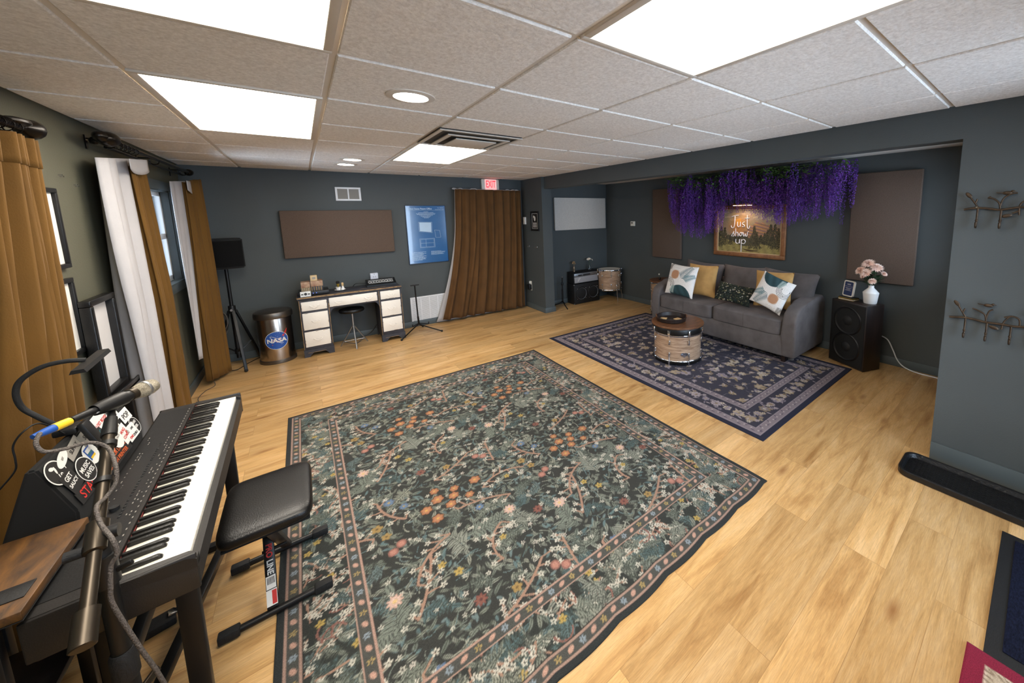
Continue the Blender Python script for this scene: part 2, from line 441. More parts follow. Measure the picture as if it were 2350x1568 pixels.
M_['white_cord'] = mat('white_cord', 'd8dcdf', .5, var=.03)
M_['led'] = emis('blue_led', (.35, .45, 1.0), 2.5)
# ================================================================= ROOM
XL, XR, YB, YF, ZC = -.93, 3.0, 5.74, -.75, 2.17
AX, AYB, AZ = 4.56, 5.42, 2.13          # alcove right wall, back wall, ceiling
mb = MB().ext((XL - .2, YF - .2, -.08), (AX + .2, YB + .2, 0)); struct('floor', mb, mm('floor'), ang=None)

# left wall with the far window opening
W0, W1, Z0, Z1 = 4.35, 5.25, 1.03, 1.87
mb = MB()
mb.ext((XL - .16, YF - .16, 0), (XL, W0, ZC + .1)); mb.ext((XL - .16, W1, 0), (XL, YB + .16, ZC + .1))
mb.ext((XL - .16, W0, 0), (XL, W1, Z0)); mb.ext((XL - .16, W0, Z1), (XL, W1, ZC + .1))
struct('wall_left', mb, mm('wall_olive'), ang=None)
mb = MB().ext((XL, YB, 0), (XR + .2, YB + .16, ZC + .1)); struct('wall_back', mb, mm('wall'), ang=None)
mb = MB().ext((2.95, 5.06, 0), (3.12, YB, ZC + .05)); struct('wall_partition', mb, mm('wall'), ang=None)
mb = MB().ext((3.12, AYB, 0), (AX + .16, AYB + .16, ZC + .1)); struct('wall_alcove_back', mb, mm('wall'), ang=None)
mb = MB().ext((AX, .1, 0), (AX + .16, AYB, ZC + .1)); struct('wall_alcove_right', mb, mm('wall'), ang=None)
mb = MB().ext((XR, YF - .16, 0), (XR + .14, .365, ZC + .05)); struct('wall_right', mb, mm('wall'), ang=None)
WA = (3.35, 4.35, .85, 1.95); mb = MB()
for x0, x1, z0, z1 in ((XR + .14, WA[0], 0, ZC + .1), (WA[0], WA[1], 0, WA[2]), (WA[0], WA[1], WA[3], ZC + .1), (WA[1], AX, 0, ZC + .1)): mb.ext((x0, .1, z0), (x1, .24, z1))
struct('wall_alcove_front', mb, mm('wall'), ang=None)
mb = MB().ext((XR, .365, 1.985), (XR + .14, 5.06, ZC + .05)); struct('trim_beam', mb, mm('wall'), ang=None)
# front wall behind the camera: a wide window and a glazed entry door
FW = (.45, 1.25, .8, 2.0); FD = (1.75, 2.65, 0.0, 2.02)
mb = MB()
for x0, x1, z0, z1 in ((XL - .16, FW[0], 0, ZC + .1), (FW[0], FW[1], 0, FW[2]), (FW[0], FW[1], FW[3], ZC + .1), (FW[1], FD[0], 0, ZC + .1),
                       (FD[0], FD[1], FD[3], ZC + .1), (FD[1], XR, 0, ZC + .1)):
    mb.ext((x0, YF - .16, z0), (x1, YF, z1))
struct('wall_front', mb, mm('wall'), ang=None)
# baseboards
BH, BT = .085, .014
def base(name, lo, hi):
    struct(name, MB().ext(lo, hi, .004), mm('trim'))
base('baseboard_left', (XL, YF, 0), (XL + BT, YB, BH))
base('baseboard_back', (XL + BT, YB - BT, 0), (2.95, YB, BH))
base('baseboard_partition', (2.95 - BT, 5.046, 0), (3.134, 5.06, BH))
base('baseboard_partition_side', (2.95 - BT, 5.06, 0), (2.95, YB - BT, BH))
base('baseboard_alcove_back', (3.12, AYB - BT, 0), (AX - BT, AYB, BH))
base('baseboard_alcove_right', (AX - BT, .24, 0), (AX, AYB - BT, BH))
base('baseboard_right', (XR - BT, YF, 0), (XR, .365, BH + .03))

# ceiling: tegular tiles hanging just below a recessed grid
cols = [XL] + [-.4625 + .6096 * i for i in range(6)] + [XR]
rows = [YF, -.7958 + .6096] + [.4234 + .6096 * j for j in range(9)] + [YB]
fix = [(-.4625, .147, .4234, 1.643), (-.4625, .147, 2.252, 3.471), (.757, 1.366, -.186, 1.033), (.757, 1.366, 3.17, 4.31), (.757, 1.366, 2.575, 3.17)]
g = .011
tiles = MB()
for a, b in zip(cols, cols[1:]):
    rr = rows
    if abs(a - .757) < .01: rr = [YF, -.186, 1.033, 1.643, 2.252, 2.575, 3.17, 4.31, 4.69, 5.30, YB]
    for c, d in zip(rr, rr[1:]):
        cx, cy = (a + b) / 2, (c + d) / 2
        if any(f[0] < cx < f[1] and f[2] < cy < f[3] for f in fix): continue
        tiles.ext((a + g, c + g, ZC - .002), (b - g, d - g, ZC + .03), .004, 1)
ce = struct('ceiling', tiles, mm('tile'), ang=None)
gr = MB().ext((XL, YF, ZC + .006), (XR, YB, ZC + .05)); finish('ceiling_grid', gr, mm('grid'), ce, None)
cap = MB().ext((XL - .16, YF - .16, ZC + .05), (AX + .16, YB + .16, ZC + .12)); struct('ceiling_slab', cap, mm('grid'), ang=None)
mb = MB().ext((XR + .14, .24, AZ), (AX, AYB, ZC + .05)); struct('ceiling_alcove', mb, mm('grid'), ang=None)

# ---- light panels
def troffer(f, label):
    x0, x1, y0, y1 = f; cx, cy = (x0 + x1) / 2, (y0 + y1) / 2
    t = thing('ceiling_light', (cx, cy, ZC), label, 'ceiling light', group='recessed light panels in the ceiling')
    w, h = (x1 - x0) / 2 - .006, (y1 - y0) / 2 - .006; fr = .026
    fb = MB()
    for lo, hi in (((-w, -h), (w, -h + fr)), ((-w, h - fr), (w, h)), ((-w, -h + fr), (-w + fr, h - fr)), ((w - fr, -h + fr), (w, h - fr))):
        fb.ext((lo[0], lo[1], -.008), (hi[0], hi[1], .004), .003)
    finish('frame', fb, mm('grid'), t)
    finish('diffuser', MB().ext((-w + fr, -h + fr, -.003), (w - fr, h - fr, .003)), mm('light'), t, None)
    return t
troffer(fix[0], 'large lit ceiling panel cut off by the top edge, above the keyboard')
troffer(fix[1], 'lit rectangular ceiling panel whole in view nearest the left wall')
troffer(fix[2], 'lit ceiling panel cut off by the top edge, near the right wall')
troffer(fix[3], 'small looking lit ceiling panel directly beside the grey air vent')
def downlight(x, y, label):
    t = thing('downlight', (x, y, ZC), label, 'downlight', group='round downlights in the ceiling')
    finish('trim_ring', MB().lathe([(.072, -.002), (.076, -.010), (.105, -.006), (.107, 0), (.072, 0)], 40), mm('grid'), t)
    finish('lens', MB().lathe([(0, -.007), (.05, -.007), (.073, -.004), (.073, 0)], 40), mm('down'), t)
downlight(.467, 1.99, 'big round lit downlight alone, nearest the camera')
downlight(.459, 4.43, 'small round lit downlight, nearer one of the far pair')
downlight(.440, 4.86, 'small round lit downlight closest to the back wall')
# ---- air vent cassette
f = fix[4]; t = thing('ceiling_vent', ((f[0] + f[1]) / 2, (f[2] + f[3]) / 2, ZC), 'square grey stepped air vent beside a lit ceiling panel', 'air vent')
w = .295
finish('recess', MB().ext((-w, -w + .005, -.001), (w, w - .005, .004)), mm('vent_dark'), t, None)
fb = MB()
for k, (o, i_, z) in enumerate(((.297, .272, -.010), (.225, .195, -.022))):
    for s in (-1, 1):
        fb.bar((-o, s * (o + i_) / 2, z), (o, s * (o + i_) / 2, z), o - i_, .006); fb.bar((s * (o + i_) / 2, -i_, z), (s * (o + i_) / 2, i_, z), o - i_, .006)
finish('louvre_frame', fb, mm('grid'), t)
finish('centre_plate', MB().box((0, 0, -.03), (.30, .30, .008), .003), mm('grid'), t)

# ---- window_1 (far left wall)
mb = MB(); cw = .075; tx = XL + .018
mb.ext((XL, W0 - cw, Z1), (tx, W1 + cw, Z1 + cw), .004); mb.ext((XL, W0 - cw, Z0 - cw), (tx, W1 + cw, Z0), .004)
mb.ext((XL, W0 - cw, Z0), (tx, W0, Z1), .004); mb.ext((XL, W1, Z0), (tx, W1 + cw, Z1), .004)
w1 = struct('window_1', mb, mm('trim'))
jb = MB(); jt = .012
jb.ext((XL - .155, W0, Z0), (XL, W0 + jt, Z1)); jb.ext((XL - .155, W1 - jt, Z0), (XL, W1, Z1)); jb.ext((XL - .155, W0, Z0), (XL + .02, W1, Z0 + jt)); jb.ext((XL - .155, W0, Z1 - jt), (XL, W1, Z1))
finish('window_jamb', jb, mm('trim'), w1, None)
sb = MB(); xs = XL - .068
for lo, hi in (((W0 + jt, Z0 + jt), (W1 - jt, Z0 + .06)), ((W0 + jt, Z1 - .05), (W1 - jt, Z1 - jt)), ((W0 + jt, Z0), (W0 + .05, Z1)), ((W1 - .05, Z0), (W1 - jt, Z1)), ((W0, 1.43), (W1, 1.48))):
    sb.ext((xs - .02, lo[0], lo[1]), (xs + .02, hi[0], hi[1]), .003)
finish('window_sash', sb, mm('white_paint'), w1)
finish('window_glass', MB().ext((xs - .003, W0 + .04, Z0 + .04), (xs + .003, W1 - .04, Z1 - .03)), mm('pane'), w1, None)
# ---- window_2 (near left wall, painted casing and closed shutter panel)
mb = MB(); y1, z0 = 2.44, .76; yA, zA = 1.25, 1.9; k = .085
mb.ext((XL, yA, zA - k), (tx, y1, zA), .004); mb.ext((XL, yA, z0), (tx, y1, z0 + k), .004); mb.ext((XL, yA, z0 + k), (tx, yA + k, zA - k), .004); mb.ext((XL, y1 - k, z0 + k), (tx, y1, zA - k), .004)
w2 = struct('window_2', mb, mm('trim'))
pb = MB().ext((XL, yA + k, z0 + k), (XL + .006, y1 - k, zA - k)); 
pb.ext((XL + .004, yA + k + .03, z0 + k + .03), (XL + .012, y1 - k - .03, zA - k - .03), .004)
finish('shutter_panel', pb, mm('trim'), w2)
# ---- window_3 and door_1 behind the camera
def glazing(name, F, bars, YF=YF):
    x0, x1, z0, z1 = F; mb = MB(); fw = .06
    for lo, hi in (((x0, z0), (x1, z0 + fw)), ((x0, z1 - fw), (x1, z1)), ((x0, z0), (x0 + fw, z1)), ((x1 - fw, z0), (x1, z1))) + tuple(((b - .02, z0), (b + .02, z1)) for b in bars):
        mb.ext((lo[0], YF - .10, lo[1]), (hi[0], YF - .04, hi[1]), .003)
    w = struct(name, mb, mm('white_paint'))
    finish(name.split('_')[0] + '_glass', MB().ext((x0 + .03, YF - .073, z0 + .03), (x1 - .03, YF - .067, z1 - .03)), mm('pane'), w, None)
glazing('window_3', FW, (.85,)); glazing('door_1', FD, ()); glazing('window_4', WA, (), .24)

# ---- world and camera
w = bpy.data.worlds.new('World'); SC.world = w; w.use_nodes = True
bg = w.node_tree.nodes['Background']; bg.inputs[0].default_value = (.62, .79, 1.0, 1); bg.inputs[1].default_value = 11.5
def portal(loc, rot, sx, sy):
    l = bpy.data.lights.new('daylight_portal', 'AREA'); l.shape = 'RECTANGLE'; l.size = sx; l.size_y = sy; l.cycles.is_portal = True
    o = bpy.data.objects.new('daylight_portal', l); COL.objects.link(o); o.location = loc; o.rotation_euler = rot
portal((XL - .17, (W0 + W1) / 2, (Z0 + Z1) / 2), (0, R(-90), 0), Z1 - Z0, W1 - W0)
portal(((FW[0] + FW[1]) / 2, YF - .17, (FW[2] + FW[3]) / 2), (R(90), 0, 0), FW[1] - FW[0], FW[3] - FW[2])
portal(((FD[0] + FD[1]) / 2, YF - .17, 1.0), (R(90), 0, 0), FD[1] - FD[0], 2.0)

portal(((WA[0] + WA[1]) / 2, .09, (WA[2] + WA[3]) / 2), (R(90), 0, 0), WA[1] - WA[0], WA[3] - WA[2])

cam = bpy.data.cameras.new('camera'); co = bpy.data.objects.new('camera', cam); COL.objects.link(co); SC.camera = co
yaw, pitch, roll = .6828, .1297, -.0177
fwd = Vector((math.sin(yaw) * math.cos(pitch), math.cos(yaw) * math.cos(pitch), -math.sin(pitch)))
rt = Vector((math.cos(yaw), -math.sin(yaw), 0)); up = rt.cross(fwd)
r2 = math.cos(roll) * rt + math.sin(roll) * up; u2 = -math.sin(roll) * rt + math.cos(roll) * up
Mx = Matrix((r2, u2, -fwd)).transposed().to_4x4(); Mx.translation = (0, 0, 1.6); co.matrix_world = Mx
cam.sensor_width = 36; cam.lens = 840.775 / 2350 * 36; cam.shift_x = -(1378.95 - 1175) / 2350; cam.shift_y = -(784 - 598.2) / 2350; cam.clip_start = .05
vs = SC.view_settings; vs.view_transform = 'Standard'; vs.look = 'None'; vs.gamma = 1; vs.use_curve_mapping = False; vs.exposure = .45
SC.cycles.max_bounces = 12; SC.cycles.diffuse_bounces = 8; SC.cycles.sample_clamp_indirect = 8; SC.cycles.caustics_reflective = False; SC.cycles.caustics_refractive = False
# ================================================================= RUGS (pattern = vertex colours on a fine mesh)
class Canvas:
    def __init__(s, W, H, res, base):
        s.W, s.H, s.res = W, H, res; s.nx, s.ny = int(round(W / res)) + 1, int(round(H / res)) + 1
        s.a = np.zeros((s.ny, s.nx, 3), np.float32); s.a[:] = np.array([int(base[i:i + 2], 16) / 255 for i in (0, 2, 4)])
        s.clip = (0, 0, W, H)
    def col(s, c): return np.array([int(c[i:i + 2], 16) / 255 for i in (0, 2, 4)], np.float32) if isinstance(c, str) else np.array(c, np.float32)
    def win(s, x, y, r):
        x0, y0, x1, y1 = s.clip
        i0, i1 = max(int(math.ceil(max(x - r, x0) / s.res)), 0), min(int(min(x + r, x1) / s.res), s.nx - 1)
        j0, j1 = max(int(math.ceil(max(y - r, y0) / s.res)), 0), min(int(min(y + r, y1) / s.res), s.ny - 1)
        if i1 < i0 or j1 < j0: return None
        X, Y = np.meshgrid(np.arange(i0, i1 + 1) * s.res - x, np.arange(j0, j1 + 1) * s.res - y)
        return (slice(j0, j1 + 1), slice(i0, i1 + 1)), X, Y
    def put(s, w, mask, c, al=1.0):
        v = s.a[w]; k = (np.clip(mask, 0, 1) * al)[..., None]; s.a[w] = v * (1 - k) + s.col(c) * k
    def rect(s, x0, y0, x1, y1, c):
        i0, i1, j0, j1 = [int(round(q / s.res)) for q in (x0, x1, y0, y1)]; s.a[max(j0, 0):j1 + 1, max(i0, 0):i1 + 1] = s.col(c)
    def ring(s, d0, d1, c):
        X, Y = np.meshgrid(np.arange(s.nx) * s.res, np.arange(s.ny) * s.res)
        d = np.minimum(np.minimum(X, s.W - X), np.minimum(Y, s.H - Y)); m = (d >= d0) & (d < d1); s.a[m] = s.col(c)
    def disc(s, x, y, rx, ry, c, ang=0, al=1):
        q = s.win(x, y, max(rx, ry))
        if q is None: return
        w, X, Y = q; ca, sa = math.cos(ang), math.sin(ang); u, v = X * ca + Y * sa, -X * sa + Y * ca
        s.put(w, (1.25 - np.sqrt((u / rx) ** 2 + (v / ry) ** 2)) * 3, c, al)
    def flower(s, x, y, r, n, c, c2=None, rot=0, depth=.35, c3=None):
        q = s.win(x, y, r * 1.05)
        if q is None: return
        w, X, Y = q; rho = np.hypot(X, Y); th = np.arctan2(Y, X) - rot
        rim = r * (1 - depth + depth * np.abs(np.cos(n * th / 2)) * 1.0)
        s.put(w, (rim - rho) / (s.res * .8), c)
        if c3: s.put(w, (rim * .72 - rho) / (s.res * .8), c3, .7)
        if c2: s.put(w, (r * .3 - rho) / (s.res * .8), c2)
    def daisy(s, x, y, r, n, c, cc, rot=0):
        for k in range(n):
            a = rot + 2 * PI * k / n; s.disc(x + .62 * r * math.cos(a), y + .62 * r * math.sin(a), r * .42, r * .24, c, a)
        s.disc(x, y, r * .2, r * .2, cc)
    def leaf(s, x, y, L, wd, ang, c, bend=0, c2=None):
        q = s.win(x, y, L * 1.05)
        if q is None: return
        w, X, Y = q; ca, sa = math.cos(ang), math.sin(ang); u, v = X * ca + Y * sa, -X * sa + Y * ca
        t = u / L; v = v - bend * L * t * t * 4 * .25; half = wd * np.clip(1 - (2 * t - 1) ** 2, 0, 1) ** .8
        m = np.where((t > 0) & (t < 1), (half - np.abs(v)) / (s.res * .9), 0); s.put(w, m, c)
        if c2: s.put(w, np.where((t > .05) & (t < .9), (s.res * .7 - np.abs(v)) / (s.res * .5), 0), c2, .75)
    def line(s, pts, wd, c, al=1):
        P = np.array(pts, float); 
        for a, b in zip(P, P[1:]):
            L = np.hypot(*(b - a)); k = max(1, int(L / (s.res * .9)))
            for t in np.linspace(0, 1, k, endpoint=False): s.disc(a[0] + (b[0] - a[0]) * t, a[1] + (b[1] - a[1]) * t, wd, wd, c, 0, al)
    def curl(s, x, y, L, ang, turn, wd, c, n=9):
        pts = [(x, y)]; a = ang
        for k in range(n):
            x += L / n * math.cos(a); y += L / n * math.sin(a); pts.append((x, y)); a += turn / n
        s.line(pts, wd, c); return pts, a
    def acanthus(s, x, y, L, ang, c, c2, rg):
        pts, a = s.curl(x, y, L, ang, rg.uniform(-1.2, 1.2), .004, c)
        for i, p in enumerate(pts[1:]):
            f = 1 - .5 * i / len(pts)
            for sd in (-1, 1): s.leaf(p[0], p[1], L * .42 * f, L * .085 * f, a + sd * rg.uniform(.5, 1.0), c, sd * .5, c2)
        s.leaf(pts[-1][0], pts[-1][1], L * .5, L * .1, a, c, 0, c2)
    def mesh(s, name, m, z0, lift=None, edge=None, loc=(0, 0, 0), vert=None, parent=None):
        nx, ny = s.nx, s.ny
        X, Y = np.meshgrid(np.linspace(0, s.W, nx), np.linspace(0, s.H, ny)); Z = np.full_like(X, z0)
        if lift is not None: Z = Z + lift(X, Y)
        if edge is not None: X, Y = edge(X, Y)
        co_ = np.stack([X, Y, Z], -1).reshape(-1, 3)
        if vert is not None: co_ = vert(co_)
        # side skirt down to z = 0 so that the rug has thickness
        idx = np.arange(nx * ny).reshape(ny, nx)
        f = np.stack([idx[:-1, :-1], idx[:-1, 1:], idx[1:, 1:], idx[1:, :-1]], -1).reshape(-1, 4)
        loop = np.concatenate([idx[0, :], idx[1:, -1], idx[-1, -2::-1], idx[-2:0:-1, 0]])
        n0 = len(co_); low = co_[loop].copy()
        if vert is None: low[:, 2] = .0006
        else: low = vert(np.stack([X.reshape(-1), Y.reshape(-1), np.full(nx * ny, z0 - .004)], -1))[loop]
        co2 = np.concatenate([co_, low]); nl = len(loop); k = np.arange(nl); k2 = (k + 1) % nl
        f2 = np.stack([loop[k2], loop[k], n0 + k, n0 + k2], -1); F = np.concatenate([f, f2])
        me = bpy.data.meshes.new(name); me.vertices.add(len(co2)); me.vertices.foreach_set('co', co2.astype(np.float32).ravel())
        me.loops.add(F.size); me.loops.foreach_set('vertex_index', F.astype(np.int32).ravel())
        me.polygons.add(len(F)); me.polygons.foreach_set('loop_start', np.arange(0, F.size, 4, dtype=np.int32)); me.polygons.foreach_set('loop_total', np.full(len(F), 4, np.int32))
        me.update(calc_edges=True)
        at = me.color_attributes.new('Col', 'FLOAT_COLOR', 'POINT')
        c = s.a.reshape(-1, 3); c = np.where(c <= .04045, c / 12.92, ((c + .055) / 1.055) ** 2.4); c = np.concatenate([c, c[loop] * .6])
        at.data.foreach_set('color', np.concatenate([c, np.ones((len(c), 1))], 1).astype(np.float32).ravel())
        me.materials.append(m); me.shade_smooth()
        o = bpy.data.objects.new(name, me); COL.objects.link(o); o.location = loc
        if parent is not None: o.parent = parent
        return o

# ---- big dark floral rug
def big_rug():
    W, H = 2.225, 2.815; rg = random.Random(3)
    c = Canvas(W, H, .0045, '343532')
    GREY = ['878c80', '7a8177', '9a9b8d', '6d756c', '8f9287']; TEAL = ['607678', '53686a', '6b7c7d']; PINK = 'b98f82'; BR = 'a5826f'; WH = 'c9c4b6'
    def filler(n, x0, y0, x1, y1):
        for _ in range(n):
            x, y = rg.uniform(x0, x1), rg.uniform(y0, y1); a = rg.uniform(0, 6.3)
            k = rg.random()
            if k < .55: c.leaf(x, y, rg.uniform(.03, .07), rg.uniform(.006, .012), a, rg.choice(GREY), rg.uniform(-.5, .5), '33372f')
            elif k < .8: c.curl(x, y, rg.uniform(.04, .09), a, rg.uniform(-2, 2), .0026, rg.choice(GREY + TEAL))
            else: c.leaf(x, y, rg.uniform(.025, .05), .009, a, rg.choice(TEAL), .3)
    # field motifs, one repeat cell of .81 x .99 m
    F0 = .30; cw, chh = .812, .995
    cell = []
    rr = random.Random(11)
    for i in range(9):
        a = i * 2.4; r_ = .035 + .017 * i; cell.append(('orange', .36 + r_ * math.cos(a) * 1.1, .60 + r_ * math.sin(a) * .8, rr.uniform(.026, .035), rr.random() * 6))
    for (x, y) in ((.06, .42), (.10, .45), (.62, .86), (.66, .83)): cell.append(('berry', x, y, .021, 0))
    cell += [('peony', .02, .16, .036, .5), ('peony', .60, .30, .034, 1.2), ('yellow', .22, .20, .022, 0), ('yellow', .27, .12, .024, 0), ('yellow', .50, .16, .02, 0), ('yellow', .70, .55, .02, 0),
             ('blue', .10, .78, .03, 0), ('blue', .16, .70, .026, 0), ('blue', .48, .42, .026, 0), ('ochre', .02, .62, .03, 0), ('ochre', .05, .54, .026, 0), ('ochre', .44, .88, .026, 0), ('red', .72, .2, .03, 0), ('red', .3, .93, .03, .4)]
    br = []
    for (x, y, a) in ((.08, .02, 1.0), (.45, .05, 1.9), (.55, .55, .7), (.15, .60, 2.4), (.70, .75, 1.5), (.30, .35, 3.4), (.35, .80, .3), (.65, .40, 2.6)): br.append((x, y, a, rr.uniform(.22, .34), rr.uniform(-1.6, 1.6)))
    ac = [(rr.uniform(0, cw), rr.uniform(0, chh), rr.uniform(0, 6.3), rr.uniform(.10, .17), rr.choice(GREY + TEAL)) for _ in range(20)]
    wh = [(rr.uniform(0, cw), rr.uniform(0, chh), rr.random() * 6) for _ in range(105)]
    X0, Y0, X1, Y1 = F0, F0, W - F0, H - F0
    c.clip = (X0, Y0, X1, Y1)
    filler(4200, X0, Y0, X1, Y1)
    cells = [(.36 + cw * i, .50 + chh * (j - 1)) for i in range(-1, 3) for j in range(-0, 4)]
    for ox, oy in cells:
        for x, y, a, L, cc in ac: c.acanthus(ox + x, oy + y, L, a, cc, '30352f', rg)
    for ox, oy in cells:
        for x, y, a, L, tu in br:
            pts, e = c.curl(ox + x, oy + y, L, a, tu, .0058, BR, 12)
            for i, p in enumerate(pts):
                if i % 2 == 0:
                    b2, _ = c.curl(p[0], p[1], rg.uniform(.03, .07), a + tu * i / 12 + rg.choice((-1, 1)) * rg.uniform(.7, 1.2), 0, .0042, BR, 4)
                    c.daisy(b2[-1][0], b2[-1][1], .0155, 5, WH, '3a3a36', rg.random() * 6)
        for x, y, a in wh: c.daisy(ox + x, oy + y, rg.uniform(.009, .0145), 5, rg.choice((WH, 'bdb9ac', 'c9c0b4')), '45453f', a)
        for k, x, y, r, a in cell:
            x += ox; y += oy
            if k == 'orange': c.flower(x, y, r + .004, 6, '3a2f28', None, a, .2); c.flower(x, y, r, 6, 'a9714f', 'd3a45a', a, .22, 'b98363')
            elif k == 'berry': c.disc(x, y, r, r * 1.1, '9b6a5e'); c.disc(x, y, r * .6, r * .7, 'b98374')
            elif k == 'peony': c.flower(x, y, r, 9, 'c9a596', 'd7b680', a, .4, 'd9bdae')
            elif k == 'yellow': c.flower(x, y, r, 5, 'b59a55', '7c6a3a', a, .45)
            elif k == 'blue': c.flower(x, y, r, 7, '5e7390', 'b79a62', a, .3, '6e84a0')
            elif k == 'ochre': c.flower(x, y, r, 5, 'a08350', '6e5a38', a, .35)
            elif k == 'red': c.flower(x, y, r, 8, '7c4b43', '5a3634', a, .4, '8d5f50')
    c.clip = (0, 0, W, H)
    # borders
    def band(d0, d1, col): c.ring(d0, d1, col)
    band(.0, .026, '2c2f2f'); band(.026, .033, 'a88a7c'); band(.033, .072, '4b4c48'); band(.072, .079, 'a88a7c')
    band(.079, .245, '2f322f'); band(.245, .252, 'b08f80'); band(.252, .292, '4b4c48'); band(.292, .299, 'b08f80')
    for d in (.0525, .272):
        per = [((d, d), (W - d, d)), ((W - d, d), (W - d, H - d)), ((W - d, H - d), (d, H - d)), ((d, H - d), (d, d))]
        i = 0
        for a, b in per:
            L = math.hypot(b[0] - a[0], b[1] - a[1]); n = int(L / .052); an = math.atan2(b[1] - a[1], b[0] - a[0]) + .5
            for k in range(n):
                t = k / n; i += 1; x, y = a[0] + (b[0] - a[0]) * t, a[1] + (b[1] - a[1]) * t
                m = i % 4
                if m in (0, 2): c.disc(x, y, .0145, .0085, 'c39a88', an)
                elif m == 1: c.daisy(x, y, .014, 6, '8a97a0', '4c4c49')
                else: c.daisy(x, y, .014, 5, 'a58f5c', '4c4c49')
    def brd(x0, y0, x1, y1, n):
        c.clip = (x0, y0, x1, y1)
        for _ in range(n):
            x, y = rg.uniform(x0, x1), rg.uniform(y0, y1); k = rg.random(); a = rg.uniform(0, 6.3)
            if k < .34: c.acanthus(x, y, rg.uniform(.07, .12), a, rg.choice(GREY + TEAL), '30352f', rg)
            elif k < .6: c.leaf(x, y, .06, .011, a, rg.choice(GREY), .3, '33372f')
            elif k < .9:
                p, _ = c.curl(x, y, .10, a, rg.uniform(-1.5, 1.5), .0036, BR, 7)
                for q in p[::3]: c.daisy(q[0] + rg.uniform(-.02, .02), q[1] + rg.uniform(-.02, .02), .014, 5, WH, '3a3a36', a)
            elif k < .95: c.flower(x, y, .02, 5, 'b59a55', '7c6a3a', a, .45)
            else: c.curl(x, y, .12, a, 3, .0035, '8a5f55')
    for q in ((.081, .081, W - .081, .243), (.081, H - .243, W - .081, H - .081), (.081, .243, .243, H - .243), (W - .243, .243, W - .081, H - .243)):
        brd(*q, int((q[2] - q[0]) * (q[3] - q[1]) * 900))
    c.a[:] = c.a * .86 + .02
    def lift(X, Y): return .0012 * np.sin(X * 9) * np.sin(Y * 7 + 1) + .002 * np.exp(-((W - X) / .05) ** 2) * (np.sin(Y * 13) * .5 + .5)
    def edge(X, Y):
        e = .010 * np.sin(X * 11 + 1) * np.clip(1 - Y / .25, 0, 1); return X, Y - np.abs(e)
    o = c.mesh('floral_rug', vcol('floral_rug_pile', .95, .5, 330, .0), .0045, lift, edge, (-.225, .935, 0))
    tag(o, 'large dark floral rug with white blossoms and orange flowers under the black bench', 'rug')
big_rug()

# ---- navy rug under the sofa
def navy_rug():
    W, H = 1.79, 2.84; rg = random.Random(5)
    c = Canvas(W, H, .005, '3d3c49')
    MV = ['948a92', 'a99d9f', '837a86']; BG = ['b3a28c', '9d8b73', 'c0b4a2', '87765e']
    def fl(x, y, r):
        k = rg.choice(MV + BG); c.flower(x, y, r, rg.choice((6, 8, 10)), k, rg.choice(BG), rg.random() * 6, .28, rg.choice(MV + BG))
    c.clip = (.36, .36, W - .36, H - .36)
    for _ in range(90):
        c.curl(rg.uniform(.36, W - .36), rg.uniform(.36, H - .36), rg.uniform(.15, .35), rg.uniform(0, 6.3), rg.choice((-1, 1)) * rg.uniform(2, 4.5), .0026, '6f6a70', 14)
    for i in range(10):
        for j in range(18):
            x, y = .41 + i * .112 + (j % 2) * .055 + rg.uniform(-.02, .02), .39 + j * .124 + rg.uniform(-.025, .025)
            r = rg.choice((.022, .028, .034, .042, .055)); fl(x, y, r)
            for k in range(2): c.leaf(x, y, r * 1.5, r * .3, rg.uniform(0, 6.3), rg.choice(MV + BG), .4)
            if rg.random() < .5: c.daisy(x + rg.uniform(-.05, .05), y + rg.uniform(-.05, .05), .012, 6, rg.choice(BG), '3a3947')
    c.clip = (0, 0, W, H)
    c.ring(0, .045, '26283a'); c.ring(.045, .052, '8f858c'); c.ring(.052, .108, '857a80'); c.ring(.108, .114, 'a0959a'); c.ring(.114, .285, '393845'); c.ring(.285, .29, '9a8f94'); c.ring(.29, .34, '857a80'); c.ring(.34, .346, '9a8f94')
    for d, s_ in ((.08, .055), (.315, .055), (.2, .10)):
        per = [((d, d), (W - d, d)), ((W - d, d), (W - d, H - d)), ((W - d, H - d), (d, H - d)), ((d, H - d), (d, d))]
        i = 0
        for a, b in per:
            L = math.hypot(b[0] - a[0], b[1] - a[1]); n = int(L / s_); an = math.atan2(b[1] - a[1], b[0] - a[0])
            for k in range(n + 1):
                t = k / n; x, y = a[0] + (b[0] - a[0]) * t, a[1] + (b[1] - a[1]) * t; i += 1
                if s_ < .09:
                    c.leaf(x, y, .04, .008, an + .6 * (-1) ** i, '5d5463', .4); c.disc(x + .01, y, .008, .006, 'b3a7a5')
                else:
                    fl(x, y, .05 if i % 2 else .036)
                    for k2 in range(5): c.leaf(x + rg.uniform(-.05, .05), y + rg.uniform(-.05, .05), .045, .009, rg.uniform(0, 6.3), rg.choice(MV), .4)
                    for k2 in range(2): c.daisy(x + rg.uniform(-.06, .06), y + rg.uniform(-.06, .06), .018, 6, rg.choice(BG + MV), '3a3947')
    c.a[:] = c.a * .95
    o = c.mesh('oriental_rug', vcol('oriental_rug_pile', .95, .5, 330, .0), .0055, lambda X, Y: .001 * np.sin(X * 8) * np.sin(Y * 6), None, (2.35, 1.135, 0))
    tag(o, 'navy oriental rug with mauve border bands under the grey sofa', 'rug')
navy_rug()

